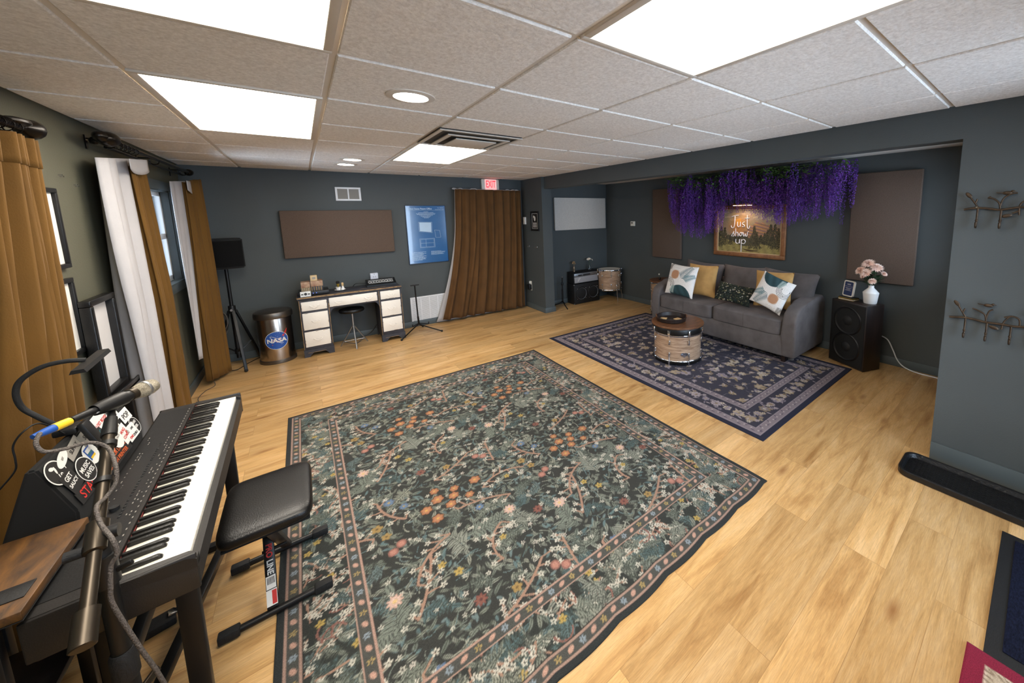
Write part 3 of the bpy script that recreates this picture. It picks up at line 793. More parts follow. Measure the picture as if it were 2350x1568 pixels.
# ---- entry corner: boot tray, navy mat, red rug
t = thing('boot_tray', (2.79, -.09, .004), 'long black plastic boot tray on the floor below the lower coat hooks', 'boot tray')
W_, L_ = .135, .555
def rr_(w, l, r, n=6):
    P = []
    for cx, cy, a0 in ((w - r, l - r, 0), (-w + r, l - r, 90), (-w + r, -l + r, 180), (w - r, -l + r, 270)):
        for k in range(n + 1): a = R(a0 + 90 * k / n); P.append((cx + r * math.cos(a), cy + r * math.sin(a)))
    return P
mb = MB(); prof = [(0, .0), (-.0, .03), (.007, .034), (.016, .03), (.024, .007)]
outs = [[(x, y, z) for x, y in rr_(W_ - d, L_ - d, .06 - d * .6)] for d, z in prof]
rings = [[mb.bm.verts.new(p) for p in o] for o in outs]
for a, b in zip(rings, rings[1:]):
    for i in range(len(a)): mb.bm.faces.new((a[i], a[(i + 1) % len(a)], b[(i + 1) % len(a)], b[i]))
mb.bm.faces.new(rings[-1]); mb.bm.faces.new(rings[0][::-1])
finish('tray_body', mb, mm('tray'), t, 40)
t2 = MB()
for i in range(11):
    for j in range(48):
        t2.box((-.10 + i * .02, -.515 + j * .022, .0085), (.011, .011, .003))
finish('raised_tread', t2, mm('tray'), t, None)
t = thing('entry_mat', (2.16, -.36, 0), 'navy ribbed entry mat with black rubber border beside the boot tray', 'mat')
finish('border', MB().ext((-.40, -.36, .0005), (.385, .379, .006), .002), mm('rubber'), t)
mb = MB()
mb.ext((-.35, -.31, .006), (.345, .335, .010), .002); finish('pile', mb, mm('matpile'), t)
def red_rug():
    c = Canvas(.62, .62, .006, '7c1c34'); rg = random.Random(9)
    c.ring(.05, .056, 'cbb9a5'); c.ring(.056, .10, 'b5a58f'); c.ring(.10, .106, '4a2430')
    c.ring(.106, .62, '6d2b36'); c.clip = (.106, .106, .52, .52)
    for _ in range(90): c.daisy(rg.uniform(.1, .52), rg.uniform(.1, .52), .022, 6, rg.choice(('c9bfae', '9a5a5a', 'b9ad98')), '4a2430', rg.random() * 6)
    c.clip = (.056, .056, .565, .565)
    for i in range(26):
        for sgn in (0, 1):
            c.leaf(.06 + i * .02, .06 + sgn * .48, .035, .006, 1.0, '7c6a58', .3); c.leaf(.06 + sgn * .48, .06 + i * .02, .035, .006, .5, '7c6a58', .3)
    o = c.mesh('crimson_rug', vcol('crimson_rug_pile', .95, .4, 300), .007, None, None, (1.14, -.56, 0))
    tag(o, 'crimson rug corner with cream border touching the navy entry mat', 'rug')
red_rug()
# ================================================================= LEFT WALL: curtains, rods, frames
def drape(mb, A, B, C, D, nf, amp, nrm, ph=0, nu=None, nv=26, amp_top=.55, wob=.25, seed=0, vmax=1, off=0):
    """velvet panel hanging between the top line A-B and the hem C-D"""
    A, B, C, D, nrm = map(Vector, (A, B, C, D, nrm)); nu = nu or int(nf * 14); q = random.Random(seed)
    fr = [(q.uniform(.6, 1.6), q.uniform(0, 6.3), q.uniform(.2, .5)) for _ in range(3)]
    def fn(u, v):
        v *= vmax; p = A.lerp(B, u).lerp(C.lerp(D, u), v) + nrm * off
        w = u + .012 * math.sin(v * 5 + u * 9 + seed)
        s = math.sin(2 * PI * nf * w + ph) + sum(k * math.sin(2 * PI * nf * f * w + o + v * wob * 4) for f, o, k in fr)
        return p + nrm * (amp * (amp_top + (1 - amp_top) * min(1, v * 2.2)) * s * .7)
    mb.surf(fn, nu, nv); return mb
def cloth(name, mb, m, parent, th=.004):
    o = finish(name, mb, m, parent, 180, recalc=False); md = o.modifiers.new('thickness', 'SOLIDIFY'); md.thickness = th; md.offset = 0; return o

# near curtain
t = thing('curtain', (-.855, 2.45, 0), 'ochre velvet curtain nearest the camera, beside the desk lamp', 'curtain', group='velvet curtains on the left wall')
cloth('panel', drape(MB(), (0, -.02, 1.945), (0, .31, 1.945), (-.008, -.42, .03), (-.008, .12, .03), 7.5, .070, (1, .1, 0), .6, seed=1), mm('velvet'), t)
h = drape(MB(), (0, -.02, 1.945), (0, .31, 1.945), (-.008, -.42, .03), (-.008, .12, .03), 7.5, .070, (1, .1, 0), .6, nv=4, seed=1, vmax=.062, off=.0045)
cloth('header', h, mm('velvet'), t, .003)
# middle curtain
t = thing('curtain', (-.84, 3.86, 0), 'ochre velvet curtain turned back to its wide white lining, beside the far window', 'curtain', group='velvet curtains on the left wall')
cloth('lining', drape(MB(), (-.01, -.46, 1.955), (0, .05, 2.01), (-.01, -.46, .03), (.01, -.04, .03), 3, .04, (1, .1, 0), .3, seed=4), mm('lining'), t)
cloth('panel', drape(MB(), (.02, -.08, 1.93), (.0, .23, 2.03), (.02, -.10, .03), (.0, .36, .03), 4.5, .055, (1, .1, 0), 1.4, seed=6), mm('velvet'), t)
mb = MB().surf(lambda u, v: Vector((.055 - .01 * math.sin(u * 5), -.20 + .32 * u, 1.985 + .03 * u - v * (.06 + .04 * math.sin(u * 2.6)))), 10, 4)
cloth('header_flap', mb, mm('lining'), t, .003)
# far curtain
t = thing('curtain', (-.80, 5.05, 0), 'ochre velvet curtain with a narrow white lining in the far left corner', 'curtain', group='velvet curtains on the left wall')
cloth('panel', drape(MB(), (.0, -.04, 1.94), (.07, .33, 2.0), (-.03, -.08, .06), (.085, .24, .03), 4.5, .045, (.9, .4, 0), .4, seed=8), mm('velvet'), t)
cloth('lining', drape(MB(), (-.055, -.13, 1.94), (.012, .03, 1.955), (-.06, -.12, .3), (-.045, -.08, .3), 1.5, .014, (.9, .4, 0), 0, nu=16, seed=9), mm('lining'), t)
mb = MB().surf(lambda u, v: Vector((.04 + .005 * u, -.07 + .13 * u, 1.955 - v * (.085 + .03 * u))), 4, 4); cloth('header_flap', mb, mm('lining'), t, .003)

def leaf_finial(mb, c, L, r, d):
    M = frame_M(c, Vector(d).orthogonal(), Vector(d).cross(Vector(d).orthogonal()))
    mb.lathe([(0, 0), (r * .35, L * .05), (r * .3, L * .12), (r * .9, L * .35), (r, L * .5), (r * .6, L * .8), (0, L)], 14, M)
# near rod
t = thing('curtain_rod', (-.845, 2.3, 1.99), 'twisted black curtain rod with leaf finial above the nearest curtain', 'curtain rod', group='black curtain rods')
mb = MB(); mb.cyl((0, -1.0, 0), (0, .42, 0), .013); 
for k in range(10): mb.tube([(.016 * math.cos(a), .18 + k * .016 + a * .0025, .016 * math.sin(a)) for a in [i * .7 for i in range(10)]], .004, 6)
finish('rod', mb, mm('iron'), t)
mb = MB(); leaf_finial(mb, (0, .38, .004), .17, .042, (0, 1, -.05)); mb.ball((0, .36, .014), (.036, .07, .018), 14); finish('finial', mb, mm('iron'), t)
ring0 = None
for k in range(6):
    mb = MB(); mb.tube([(.024 * math.cos(a), .06 + k * .055, -.012 + .024 * math.sin(a)) for a in [i * PI / 8 for i in range(16)]], .0022, 6, closed=True)
    finish('ring', mb, mm('iron'), t)
mb = MB(); mb.bar((-.085, -.3, 0), (0, -.3, 0), .012, .012); finish('bracket', mb, mm('iron'), t)
# far double rod
t = thing('curtain_rod', (-.82, 3.5, 2.075), 'double black curtain rod with round finials above the far window', 'curtain rod', group='black curtain rods')
finish('rod', MB().cyl((0, .05, 0), (0, 2.0, 0), .012), mm('iron'), t)
finish('rod', MB().cyl((-.045, .15, -.03), (-.045, 2.02, -.03), .008), mm('iron'), t)
mb = MB(); mb.ball((0, .02, .0), (.046, .075, .042), 18); leaf_finial(mb, (0, -.05, 0), .09, .03, (0, -1, 0)); finish('finial', mb, mm('iron'), t)
mb = MB(); mb.ball((0, 2.04, 0), (.034, .05, .034), 16); finish('finial', mb, mm('iron'), t)
for y in (.12, 1.0, 1.93):
    mb = MB(); mb.bar((-.105, y, .01), (.0, y, .01), .008, .008); mb.bar((-.107, y, -.05), (-.107, y, .03), .02, .006); mb.tube([(-.02 + .025 * math.cos(a), y, -.012 + .025 * math.sin(a)) for a in [i * PI / 8 for i in range(16)]], .004, 6, closed=True)
    finish('bracket', mb, mm('iron'), t)
mb = MB(); mb.tube([(-.105, .19, -.005), (-.07, .10, 0), (-.05, 0, -.01), (-.02, -.02, -.02)], .006, 8); mb.ball((-.05, .02, -.012), .022, 12); finish('scroll', mb, mm('iron'), t)
for k in range(5):
    mb = MB(); mb.tube([(.022 * math.cos(a), .16 + k * .07, -.015 + .022 * math.sin(a)) for a in [i * PI / 8 for i in range(16)]], .0022, 6, closed=True); finish('ring', mb, mm('iron'), t)

def pic_frame(name, y0, y1, z0, z1, label, dark):
    t = thing(name, (XL, (y0 + y1) / 2, (z0 + z1) / 2), label, 'picture', group='black framed prints on the left wall')
    w, h = (y1 - y0) / 2, (z1 - z0) / 2; f = .022; mb = MB()
    for lo, hi in (((-w, -h), (w, -h + f)), ((-w, h - f), (w, h)), ((-w, -h + f), (-w + f, h - f)), ((w - f, -h + f), (w, h - f))): mb.ext((0, lo[0], lo[1]), (.022, hi[0], hi[1]), .003)
    finish('frame', mb, mm('black_metal'), t)
    finish('matboard', MB().ext((.004, -w + f, -h + f), (.008, w - f, h - f)), mm('paper'), t)
    finish('print', MB().ext((.008, -w * .55, -h * .62), (.009, w * .62, h * .62)), mm(dark), t)
pic_frame('framed_print', 2.66, 3.10, 1.375, 1.765, 'upper black framed print peeking out behind the nearest curtain', 'print')
pic_frame('framed_print', 2.66, 3.085, .945, 1.325, 'lower black framed print peeking out behind the nearest curtain', 'print_grey')
for i, (y, z) in enumerate(((3.22, 1.84), (3.37, 1.80))):
    t = MB(); t.cyl((0, 0, 0), (.012, 0, 0), .004, n=8); t.cyl((0, .014, -.006), (.012, .014, -.006), .004, n=8)
    tag(finish('wall_hook', t, mm('chrome'), None, loc=(XL, y, z)), ('tiny clear wall hooks just beside the nearest curtain', 'tiny clear wall hooks just beside the white curtain lining')[i], 'hook', 'tiny hooks high on the left wall')

# leaning frame
t = thing('standing_frame', (-.902, 3.215, 0), 'tall black framed mirror with bottom ledge standing against the left wall', 'mirror')
mb = MB(); w = .16; f = .032; H = 1.2
for lo, hi in (((-w, H - f), (w, H)), ((-w, 0), (-w + f, H - f)), ((w - f, 0), (w, H - f)), ((-w + f, .66), (w - f, .70))): mb.ext((-.004, lo[0], lo[1]), (.038, hi[0], hi[1]), .006, 3)
finish('frame', mb, mm('black_vinyl'), t)
mb = MB(); mb.ext((-.0, -w + f, .70), (.034, -w + f + .004, H - f)); finish('inner_edge', mb, mm('rustic'), t)
finish('pale_panel', MB().ext((-.003, -w + f, .70), (.006, w - f, H - f)), mat('pale_face', 'd4d2d2', .35, var=.05, vscale=4, spec=.6), t)  # plain pale surface filling the frame
mb = MB(); mb.ext((-.0, -w, .655), (.07, w, .672), .004); mb.ext((.062, -w, .655), (.07, w, .69), .003); finish('ledge', mb, mm('black_vinyl'), t)
t['label'] = 'tall black frame with a pale face and bottom ledge standing against the left wall'; t['category'] = 'frame'; t.name = 'leaning_frame'

# ================================================================= KEYBOARD CORNER
# side table
t = thing('side_table', (-.742, 1.545, 0), 'dark rustic wood side table with a power outlet strip at the keyboard end', 'side table')
finish('tabletop', MB().ext((-.178, -.17, .72), (.178, .17, .742), .003), mm('rustic'), t)
mb = MB(); mb.ext((-.178, -.17, .718), (.178, .17, .7199)); finish('edge_band', mb, mm('black_matte'), t)
o = MB().ext((-.12, -.118, .742), (.165, -.062, .7445), .001); ob = finish('outlet_strip', o, mm('black'), t)
o = MB()
for x in (.02, .06, .10):
    o = MB(); o.ext((x, -.1, .7445), (x + .004, -.09, .745)); o.ext((x + .012, -.1, .7445), (x + .016, -.09, .745)); o.cyl((x + .008, -.078, .7445), (x + .008, -.078, .745), .003, n=8)
    finish('socket', o, mm('vent_dark'), ob, None)
for x in (-.16, .128):
    for y in (-.155, .155): finish('leg', MB().ext((x - .012, y - .012, 0), (x + .012, y + .012, .718), .002), mm('black_metal'), t)
for z in (.12, .4): finish('shelf', MB().ext((-.17, -.165, z), (.14, .165, z + .018), .002), mm('dark_wood'), t)

# equipment desk under the sticker case
t = thing('equipment_desk', (-.70, 2.07, 0), 'low black desk behind the keyboard carrying the sticker covered case', 'desk')
finish('tabletop', MB().ext((-.07, -.34, .575), (.095, .34, .60), .003), mm('black_matte'), t)
for x in (-.055, .08):
    for y in (-.32, .32): finish('leg', MB().ext((x - .014, y - .014, 0), (x + .014, y + .014, .575), .002), mm('black_metal'), t)

# sticker covered wedge case
t = thing('sticker_case', (-.718, 2.05, .6005), 'black wedge shaped case covered in stickers behind the keyboard', 'case')
P = [(.115, 0), (.122, .14), (.069, .302), (.05, .302), (-.046, 0)]
Mp = Matrix(((1, 0, 0, 0), (0, 0, 1, 0), (0, 1, 0, 0), (0, 0, 0, 1)))
mb = MB().prism(P, -.285, .285, Mp); bmesh.ops.bevel(mb.bm, geom=mb.bm.edges[:], offset=.006, segments=2, affect='EDGES'); finish('body', mb, mm('black_matte'), t)
org = Vector((.1235, -.283, .14)); eu = Vector((0, 1, 0)); ev = Vector((-.053, 0, .162)).normalized(); en = eu.cross(ev)
LS, HS = .566, .1705
def stk_M(s, tt, rot=0, lift=0):
    p = org + eu * (s * LS) + ev * (tt * HS) + en * (.0012 + lift); return frame_M(p, eu * math.cos(rot) + ev * math.sin(rot), ev * math.cos(rot) - eu * math.sin(rot))
def ell(a, b, n=28): return [(a * math.cos(2 * PI * k / n), b * math.sin(2 * PI * k / n)) for k in range(n)]
def rct(a, b): return [(-a, -b), (a, -b), (a, b), (-a, b)]
_k = [0]
def sticker(s, tt, poly, m, rot=0, inner=None, txt=(), shapes=()):
    _k[0] += 1; l0 = .0005 * (_k[0] % 5)
    o = finish('sticker', MB().prism(poly, 0, .0005, stk_M(s, tt, rot, l0)), mm(m), t, None)
    if inner: finish('sticker_field', MB().prism(inner[0], .0005, .0008, stk_M(s, tt, rot, l0)), mm(inner[1]), o, None)
    for pl, mt in shapes: finish('sticker_shape', MB().prism(pl, .0006, .0010, stk_M(s, tt, rot, l0)), mm(mt), o, None)
    for (tx, sz, dx, dy, mt) in txt:
        M = stk_M(s, tt, rot, l0); q = MB(); text_to(q, tx, sz, M @ Vector((dx, dy, .0011)), M.to_3x3() @ Vector((1, 0, 0)), M.to_3x3() @ Vector((0, 1, 0)), .0001, bold=.0004)
        finish('lettering', q, mm(mt), o, None)
def off(poly, dx, dy): return [(x + dx, y + dy) for x, y in poly]
sticker(.07, .74, ell(.045, .040), 'print', -.2, (ell(.041, .036), 'print_black'), [('19', .026, .008, -.016, 'print')], [(off(ell(.010, .006), -.012, .016), 'print'), (off(ell(.004, .012), .0, .008), 'print')])
sticker(.17, .84, ell(.040, .016), 'print', .35, None, [('EST', .009, 0, 0, 'print_grey')])
sticker(.105, .46, rct(.034, .034), 'print_black', .15, None, [('GET', .022, 0, .014, 'print'), ('SAUCY', .017, 0, -.008, 'print')])
sticker(.25, .40, ell(.046, .042), 'print', .1, (ell(.043, .039), 'print_black'), [('MUSIC', .022, 0, .008, 'print'), ('SAVES', .022, 0, -.014, 'print')])
sticker(.30, .83, rct(.05, .02), 'print_grey', .2, None, [('SUPPLY', .018, 0, 0, 'print_black')])
sticker(.375, .52, ell(.042, .036), 'print', .1, None, [], [(off(rct(.016, .004), 0, -.010), 'yellow'), (off(rct(.016, .004), 0, -.003), 'print_blue'), (off(rct(.016, .004), 0, .004), 'print_teal'), ([(-.022, -.016), (-.016, -.016), (-.016, .022), (.02, .022), (.02, .027), (-.022, .027)], 'print_blue')])
sticker(.22, .14, rct(.10, .020), 'print_black', 0, None, [('STAG SH', .040, 0, 0, 'print_red')])
sticker(.47, .84, rct(.055, .022), 'print_grey', .12, None, [('SKATE', .022, 0, 0, 'print_black')])
sticker(.55, .62, [(.045 * (1 - .16 * (k % 2)) * math.cos(k * PI / 8), .034 * (1 - .16 * (k % 2)) * math.sin(k * PI / 8)) for k in range(16)], 'print_black', .1, None, [('SYNC', .020, 0, .008, 'print_teal'), ('STORY', .017, 0, -.010, 'print_teal')])
sticker(.55, .09, rct(.115, .027), 'print_black', 0, None, [('OUT YOUR LOCAL', .021, 0, .010, 'print_orange'), ('SCREEN PRINTER', .021, 0, -.012, 'print_orange')])
sticker(.55, .35, ell(.034, .032, 8), 'print_orange', .2, (ell(.029, .027, 8), 'print'), [('GO', .02, 0, 0, 'print_orange')])
sticker(.66, .86, rct(.055, .026), 'print', .08, None, [('LOST BOYS!', .017, 0, -.008, 'print_red')])
sticker(.67, .60, ell(.018, .038), 'print', .5, None, [('bat', .014, 0, 0, 'print_orange')])
sticker(.66, .32, ell(.038, .036), 'print', .2, (ell(.030, .028), 'paper'), [('RECORDS', .013, 0, 0, 'print_grey')])
sticker(.745, .46, ell(.032, .030), 'print', .3, (ell(.026, .024), 'print_grey'), [('S', .03, 0, 0, 'print')])
sticker(.80, .72, rct(.045, .026), 'print', .05, None, [('R&B', .034, 0, 0, 'print_black')])
sticker(.83, .90, rct(.05, .012), 'print_black', .02, None, [('DJ FUN', .020, 0, 0, 'print_red')])
sticker(.77, .26, rct(.035, .034), 'paper', .1, None, [('WAG', .018, 0, .012, 'print_red'), ('COMIX', .016, 0, -.010, 'print_red')], [(off(ell(.008, .008), .018, -.002), 'print_orange')])
sticker(.845, .16, rct(.046, .028), 'print', 0, None, [('ONE', .014, -.022, -.014, 'print_red'), ('DURO', .014, .016, -.016, 'print_black'), ('S2', .016, -.02, .010, 'print_grey'), ('LIVE', .012, .018, .010, 'print_black')], [(off(ell(.005, .005), -.028, .016), 'print_red')])
sticker(.93, .52, rct(.040, .024), 'print', .0, None, [('POP', .030, 0, -.002, 'print_black')])
sticker(.95, .84, rct(.034, .018), 'print_black', .0, None, [('J-B', .026, 0, 0, 'print')])
sticker(.945, .20, ell(.036, .034), 'print', .1, (ell(.033, .031), 'print_black'), [('DEAD', .015, 0, .010, 'print'), ('REEL', .015, 0, -.008, 'print')])

# digital piano
PZ = .70; t = thing('stage_piano', (-.4545, 2.0, .59), 'black digital stage piano with white and black keys along the left side', 'piano', rz=R(1.0))
mb = MB()
mb.prism([(-.138, .012), (-.125, 0), (.12, 0), (.138, .02), (.138, .082), (.128, .088), (-.014, .088), (-.02, .112), (-.128, .112), (-.138, .104)], -.6, .6, Mp)
mb.box((0, -.6035, .059), (.276, .012, .106), .005); mb.box((0, .6035, .059), (.276, .012, .106), .005)
mb.prism([(-.02, .088), (.138, .07), (.138, .095), (.120, .106), (-.02, .113)], -.61, -.578, Mp)
mb.prism([(-.02, .088), (.138, .07), (.138, .095), (.120, .106), (-.02, .113)], .578, .61, Mp)
finish('case', mb, mm('piano'), t, 30)
finish('control_panel', MB().ext((-.128, -.56, .112), (-.03, .575, .1132)), mm('black'), t, None)
finish('felt_strip', MB().ext((-.0165, -.578, .100), (-.0148, .578, .1085)), mm('red_felt'), t, None)
kp = 1.154 / 52; k0 = -.577
wb = MB().box((.0545, 0, .096), (.137, kp * .955, .018), .0018); wk = finish('white_key', wb, mm('white_key'), t, 40, loc=(0, k0 + kp * .5, 0))
for i in range(1, 52): dpart(wk, loc=(0, k0 + kp * (i + .5), 0))
bb = MB(); bb.prism([(-.0135, .105), (.071, .105), (.069, .111), (.062, .1165), (-.0135, .117)], -.0058, .0058, Mp); bmesh.ops.bevel(bb.bm, geom=bb.bm.edges[:], offset=.0012, segments=1, affect='EDGES')
bk = None
for i in range(51):
    # notes from A0: A B C D E F G ; no black key after B and E
    if (i % 7) in (1, 4): continue
    y = k0 + kp * (i + 1)
    if bk is None: bk = finish('black_key', bb, mm('black_vinyl'), t, 40, loc=(0, y, 0))
    else: dpart(bk, loc=(0, y, 0))
o = MB(); q = random.Random(2)
for i in range(26):
    y = -.28 + i * .0175 + (i // 6) * .012; o.ext((-.068, y, .1132), (-.062, y + .010, .1150), .0006)
finish('button_row', o, mm('rubber'), t)
o = MB()
for i in range(70):
    y, x = q.uniform(-.30, .3), q.choice((-.112, -.104, -.052, -.044)); o.ext((x, y, .1132), (x + .0025, y + q.uniform(.003, .008), .1136))
for i in range(40): o.ext((-.034, -.56 + i * .028, .1132), (-.031, -.552 + i * .028, .1136))
finish('panel_print', o, mm('print_grey'), t, None)
o = MB().cyl((-.085, -.22, .1132), (-.085, -.22, .124), .011); finish('volume_knob', o, mm('rubber'), t)

# piano stand
t = thing('piano_stand', (-.4545, 2.0, 0), 'black square tube stand carrying the digital piano', 'stand', rz=R(1.0))
for y in (-.47, .45):
    finish('leg', MB().bar((.075, y, .012), (.083, y, .575), .046, .03, .004, up=(0, 1, 0)), mm('black_metal'), t)
    finish('leg', MB().bar((-.06, y, .012), (-.065, y, .575), .046, .03, .004, up=(0, 1, 0)), mm('black_metal'), t)
    finish('support_arm', MB().ext((-.085, y - .02, .572), (.125, y + .02, .589), .004), mm('black_metal'), t)
    finish('foot_bar', MB().ext((-.09, y - .02, 0), (.12, y + .02, .03), .005), mm('black_metal'), t)
finish('crossbar', MB().ext((-.078, -.45, .30), (-.05, .43, .34), .004), mm('black_metal'), t)
finish('crossbar', MB().bar((-.06, -.44, .12), (.07, .42, .12), .03, .03, .004), mm('black_metal'), t)
# sustain pedal
t = thing('sustain_pedal', (-.56, 2.10, 0), 'small black sustain pedal with a shiny lever under the piano', 'pedal', rz=R(12))
finish('base', MB().ext((-.09, -.035, 0), (.02, .035, .03), .006), mm('rubber'), t)
finish('lever', MB().bar((.0, 0, .034), (.09, 0, .028), .03, .007, .002), mm('chrome'), t)

# bench
t = thing('keyboard_bench', (-.215, 2.025, .0082), 'black padded X frame keyboard bench standing half on the large floral rug', 'bench')
def cushion(w, l, h, e=.28, n=10, crown=.25):
    def f(u, v):
        a, b = (u - .5) * PI, (v - .5) * 2 * PI
        sg = lambda c, p: math.copysign(abs(c) ** p, c)
        return Vector((w * sg(math.cos(a), .3) * sg(math.cos(b), e), l * sg(math.cos(a), .3) * sg(math.sin(b), e), h * sg(math.sin(a), .6)))
    m = MB(); m.surf(f, 16, 44); bmesh.ops.remove_doubles(m.bm, verts=m.bm.verts[:], dist=1e-5); return m
s = finish('seat', cushion(.138, .196, .028), mm('black_vinyl'), t, 60, loc=(0.01, -.105, .452))
finish('seat_board', MB().ext((-.115, -.275, .414), (.135, .065, .424), .003), mm('black_matte'), t)
for nm, y in (('foot_bar', -.175), ('foot_bar', .178)):
    f = finish(nm, MB().cyl((-.13, y, .016), (.135, y, .016), .0135), mm('black_metal'), t)
    for sx in (-1, 1): finish('rubber_foot', MB().box((sx * .145, y, .017), (.062, .036, .034), .005), mm('rubber'), f)
for xx, a, b in ((-.018, (-.17, .03), (.062, .41)), (.018, (.172, .03), (-.245, .41))):
    finish('leg_beam', MB().bar((xx, a[0], a[1]), (xx, b[0], b[1]), .038, .022, .003, up=(1, 0, 0)) if False else MB().bar((xx, a[0], a[1]), (xx, b[0], b[1]), .034, .022, .003), mm('black_metal'), t)
finish('pivot_bolt', MB().cyl((-.040, -.058, .205), (.040, -.058, .205), .006, n=12), mm('black_metal'), t)
d = Vector((0, .232, .38)).normalized(); nn = Vector((0, -.38, .232)).normalized(); pb = Vector((-.018, -.17, .03)) + nn * .0118
beam = [c for c in t.children if c.name.startswith('leg_beam')][0]
def on_beam(s_): return pb + d * s_
q = MB(); text_to(q, 'PRO', .027, on_beam(.206), -d, (1, 0, 0), .0003, sx=.98, bold=.0008); finish('lettering', q, mm('print_red'), beam, None)
q = MB(); text_to(q, 'LINE', .027, on_beam(.146), -d, (1, 0, 0), .0003, sx=.98, bold=.0008); finish('lettering', q, mm('print'), beam, None)
lab = MB().box((0, 0, 0), (.030, .046, .0006), M=frame_M(on_beam(.092), (1, 0, 0), d)); finish('barcode_sticker', lab, mm('print'), beam, None)
lab = MB()
for i in range(9): lab.box((-.011 + i * .0028, .006, .0005), (.0012 + .0006 * (i % 2), .024, .0004), M=frame_M(on_beam(.092), (1, 0, 0), d))
finish('barcode', lab, mm('print_black'), beam, None)
lab = MB().box((0, 0, 0), (.033, .056, .0006), M=frame_M(on_beam(.038), (1, 0, 0), d)); finish('price_sticker', lab, mm('print'), beam, None)
lab = MB().box((.008, 0, .0005), (.014, .048, .0004), M=frame_M(on_beam(.038), (1, 0, 0), d)); finish('price_band', lab, mm('print_red'), beam, None)

# microphone stand
SX, SY = -.437, 1.345; S0 = Vector((SX, SY, 0))
t = thing('microphone_stand', (SX, SY, 0), 'boom microphone stand with dark metal boom arm in front of the piano', 'microphone stand')
finish('base', MB().lathe([(0, 0), (.12, 0), (.125, .012), (.11, .022), (.03, .03), (0, .03)], 40), mm('black_metal'), t)
finish('pole', MB().tube([(0, 0, .02), (0, 0, .50), (0, 0, .501), (0, 0, .82)], [.0185, .0185, .0165, .0165], 18), mm('black_metal'), t)
finish('clutch', MB().tube([(0, 0, .48), (0, 0, .49), (0, 0, .55), (0, 0, .56)], [.019, .0225, .0225, .019], 18), mm('rubber'), t)
finish('clutch', MB().cyl((0, 0, .745), (0, 0, .82), .022), mm('black'), t)
bt, bb_ = Vector((-.468, 1.66, 1.071)) - S0, Vector((-.4275, 1.18, .7405)) - S0; BL = (bt - bb_).length; bd = (bt - bb_).normalized()
finish('boom_arm', MB().tube([bb_, bb_ + bd * .22, bt - bd * .04], [.0118, .0118, .0112], 18), mm('gun'), t)
finish('sleeve', MB().tube([bb_ + bd * BL * .31, bb_ + bd * BL * .315, bb_ + bd * BL * .43, bb_ + bd * BL * .435], [.0135, .018, .018, .0135], 18), mm('gun'), t)
finish('counterweight', MB().tube([bb_ - bd * .008, bb_ - bd * .006, bb_ + bd * .062, bb_ + bd * .063], [.0165, .019, .019, .0125], 20), mm('gun'), t)
p = bb_ + bd * BL * .33
finish('boom_knob', MB().cyl(p + Vector((-.042, 0, 0)), p + Vector((-.016, 0, 0)), .012, n=12), mm('rubber'), t)
p = bb_ + bd * BL * .372
finish('swivel', MB().cyl((0, 0, .80), p - Vector((0, .004, .012)), .019, n=16), mm('black'), t)
finish('swivel', MB().cyl(p + Vector((.012, 0, 0)), p + Vector((.034, .0, 0)), .015, n=16), mm('black'), t)
finish('wing_bolt', MB().bar((.018, -.006, .775), (.046, -.012, .785), .010, .014, .004), mm('black'), t)
for s_ in (.60, .78): finish('cable_clip', MB().cyl(bb_ + bd * BL * s_, bb_ + bd * (BL * s_ + .013), .0165, n=14), mm('black'), t)
finish('mic_clip_mount', MB().tube([bt - bd * .095, bt - bd * .08, bt - bd * .038], [.0145, .0145, .0118], 16), mm('black'), t)
pt_, ph = Vector((-.5135, 1.58, 1.0845)) - S0, Vector((-.408, 1.74, 1.087)) - S0; md = (ph - pt_).normalized(); mc = pt_ + md * ((bt - pt_).dot(md))
cl = MB().tube([mc - md * .045, mc - md * .03, mc + md * .014, mc + md * .024], [.0152, .0182, .0205, .0202], 16, caps=False); up_ = (mc - bt).normalized(); cl.cyl(bt - bd * .045, mc - up_ * .0245, .0075); finish('mic_clip', cl, mm('black'), t)
finish('cable_clip', MB().bar((.0, .02, .40), (.03, .062, .415), .008, .02, .002), mm('gun'), t)

# microphone (held in the clip)
Mm = frame_M(S0 + pt_, md.orthogonal(), md.cross(md.orthogonal())); k_ = (ph - pt_).length / .238 * 1.06
t = tag(bpy.data.objects.new('microphone', None), 'handheld microphone with silver mesh head in the boom clip above the piano', 'microphone'); COL.objects.link(t); t.matrix_world = Mm @ Matrix.Scale(k_, 4); t.empty_display_size = .05
finish('body', MB().lathe([(0, -.0), (.010, 0), (.0105, .012), (.0122, .06), (.0155, .11), (.0185, .150), (.0185, .160), (0, .16)], 24), mm('black'), t)
finish('collar', MB().lathe([(.0185, .150), (.0210, .152), (.0215, .166), (.0185, .170)], 24), mm('gun'), t)
finish('mesh_head', MB().lathe([(.0190, .168), (.0242, .178), (.0282, .196), (.0282, .203), (.0270, .215), (.0225, .228), (.013, .236), (0, .238)], 28), mat('silver_mesh', 'a39b8a', .4, metal=.8, var=.45, vscale=420, bump=.6, bscale=600), t)
finish('band', MB().lathe([(.0282, .193), (.0292, .194), (.0292, .200), (.0282, .201)], 28), mm('grey_metal'), t)
finish('label', MB().lathe([(.0131, .050), (.0138, .066)], 10, a0=1.0, a1=2.2), mm('print'), t, None)

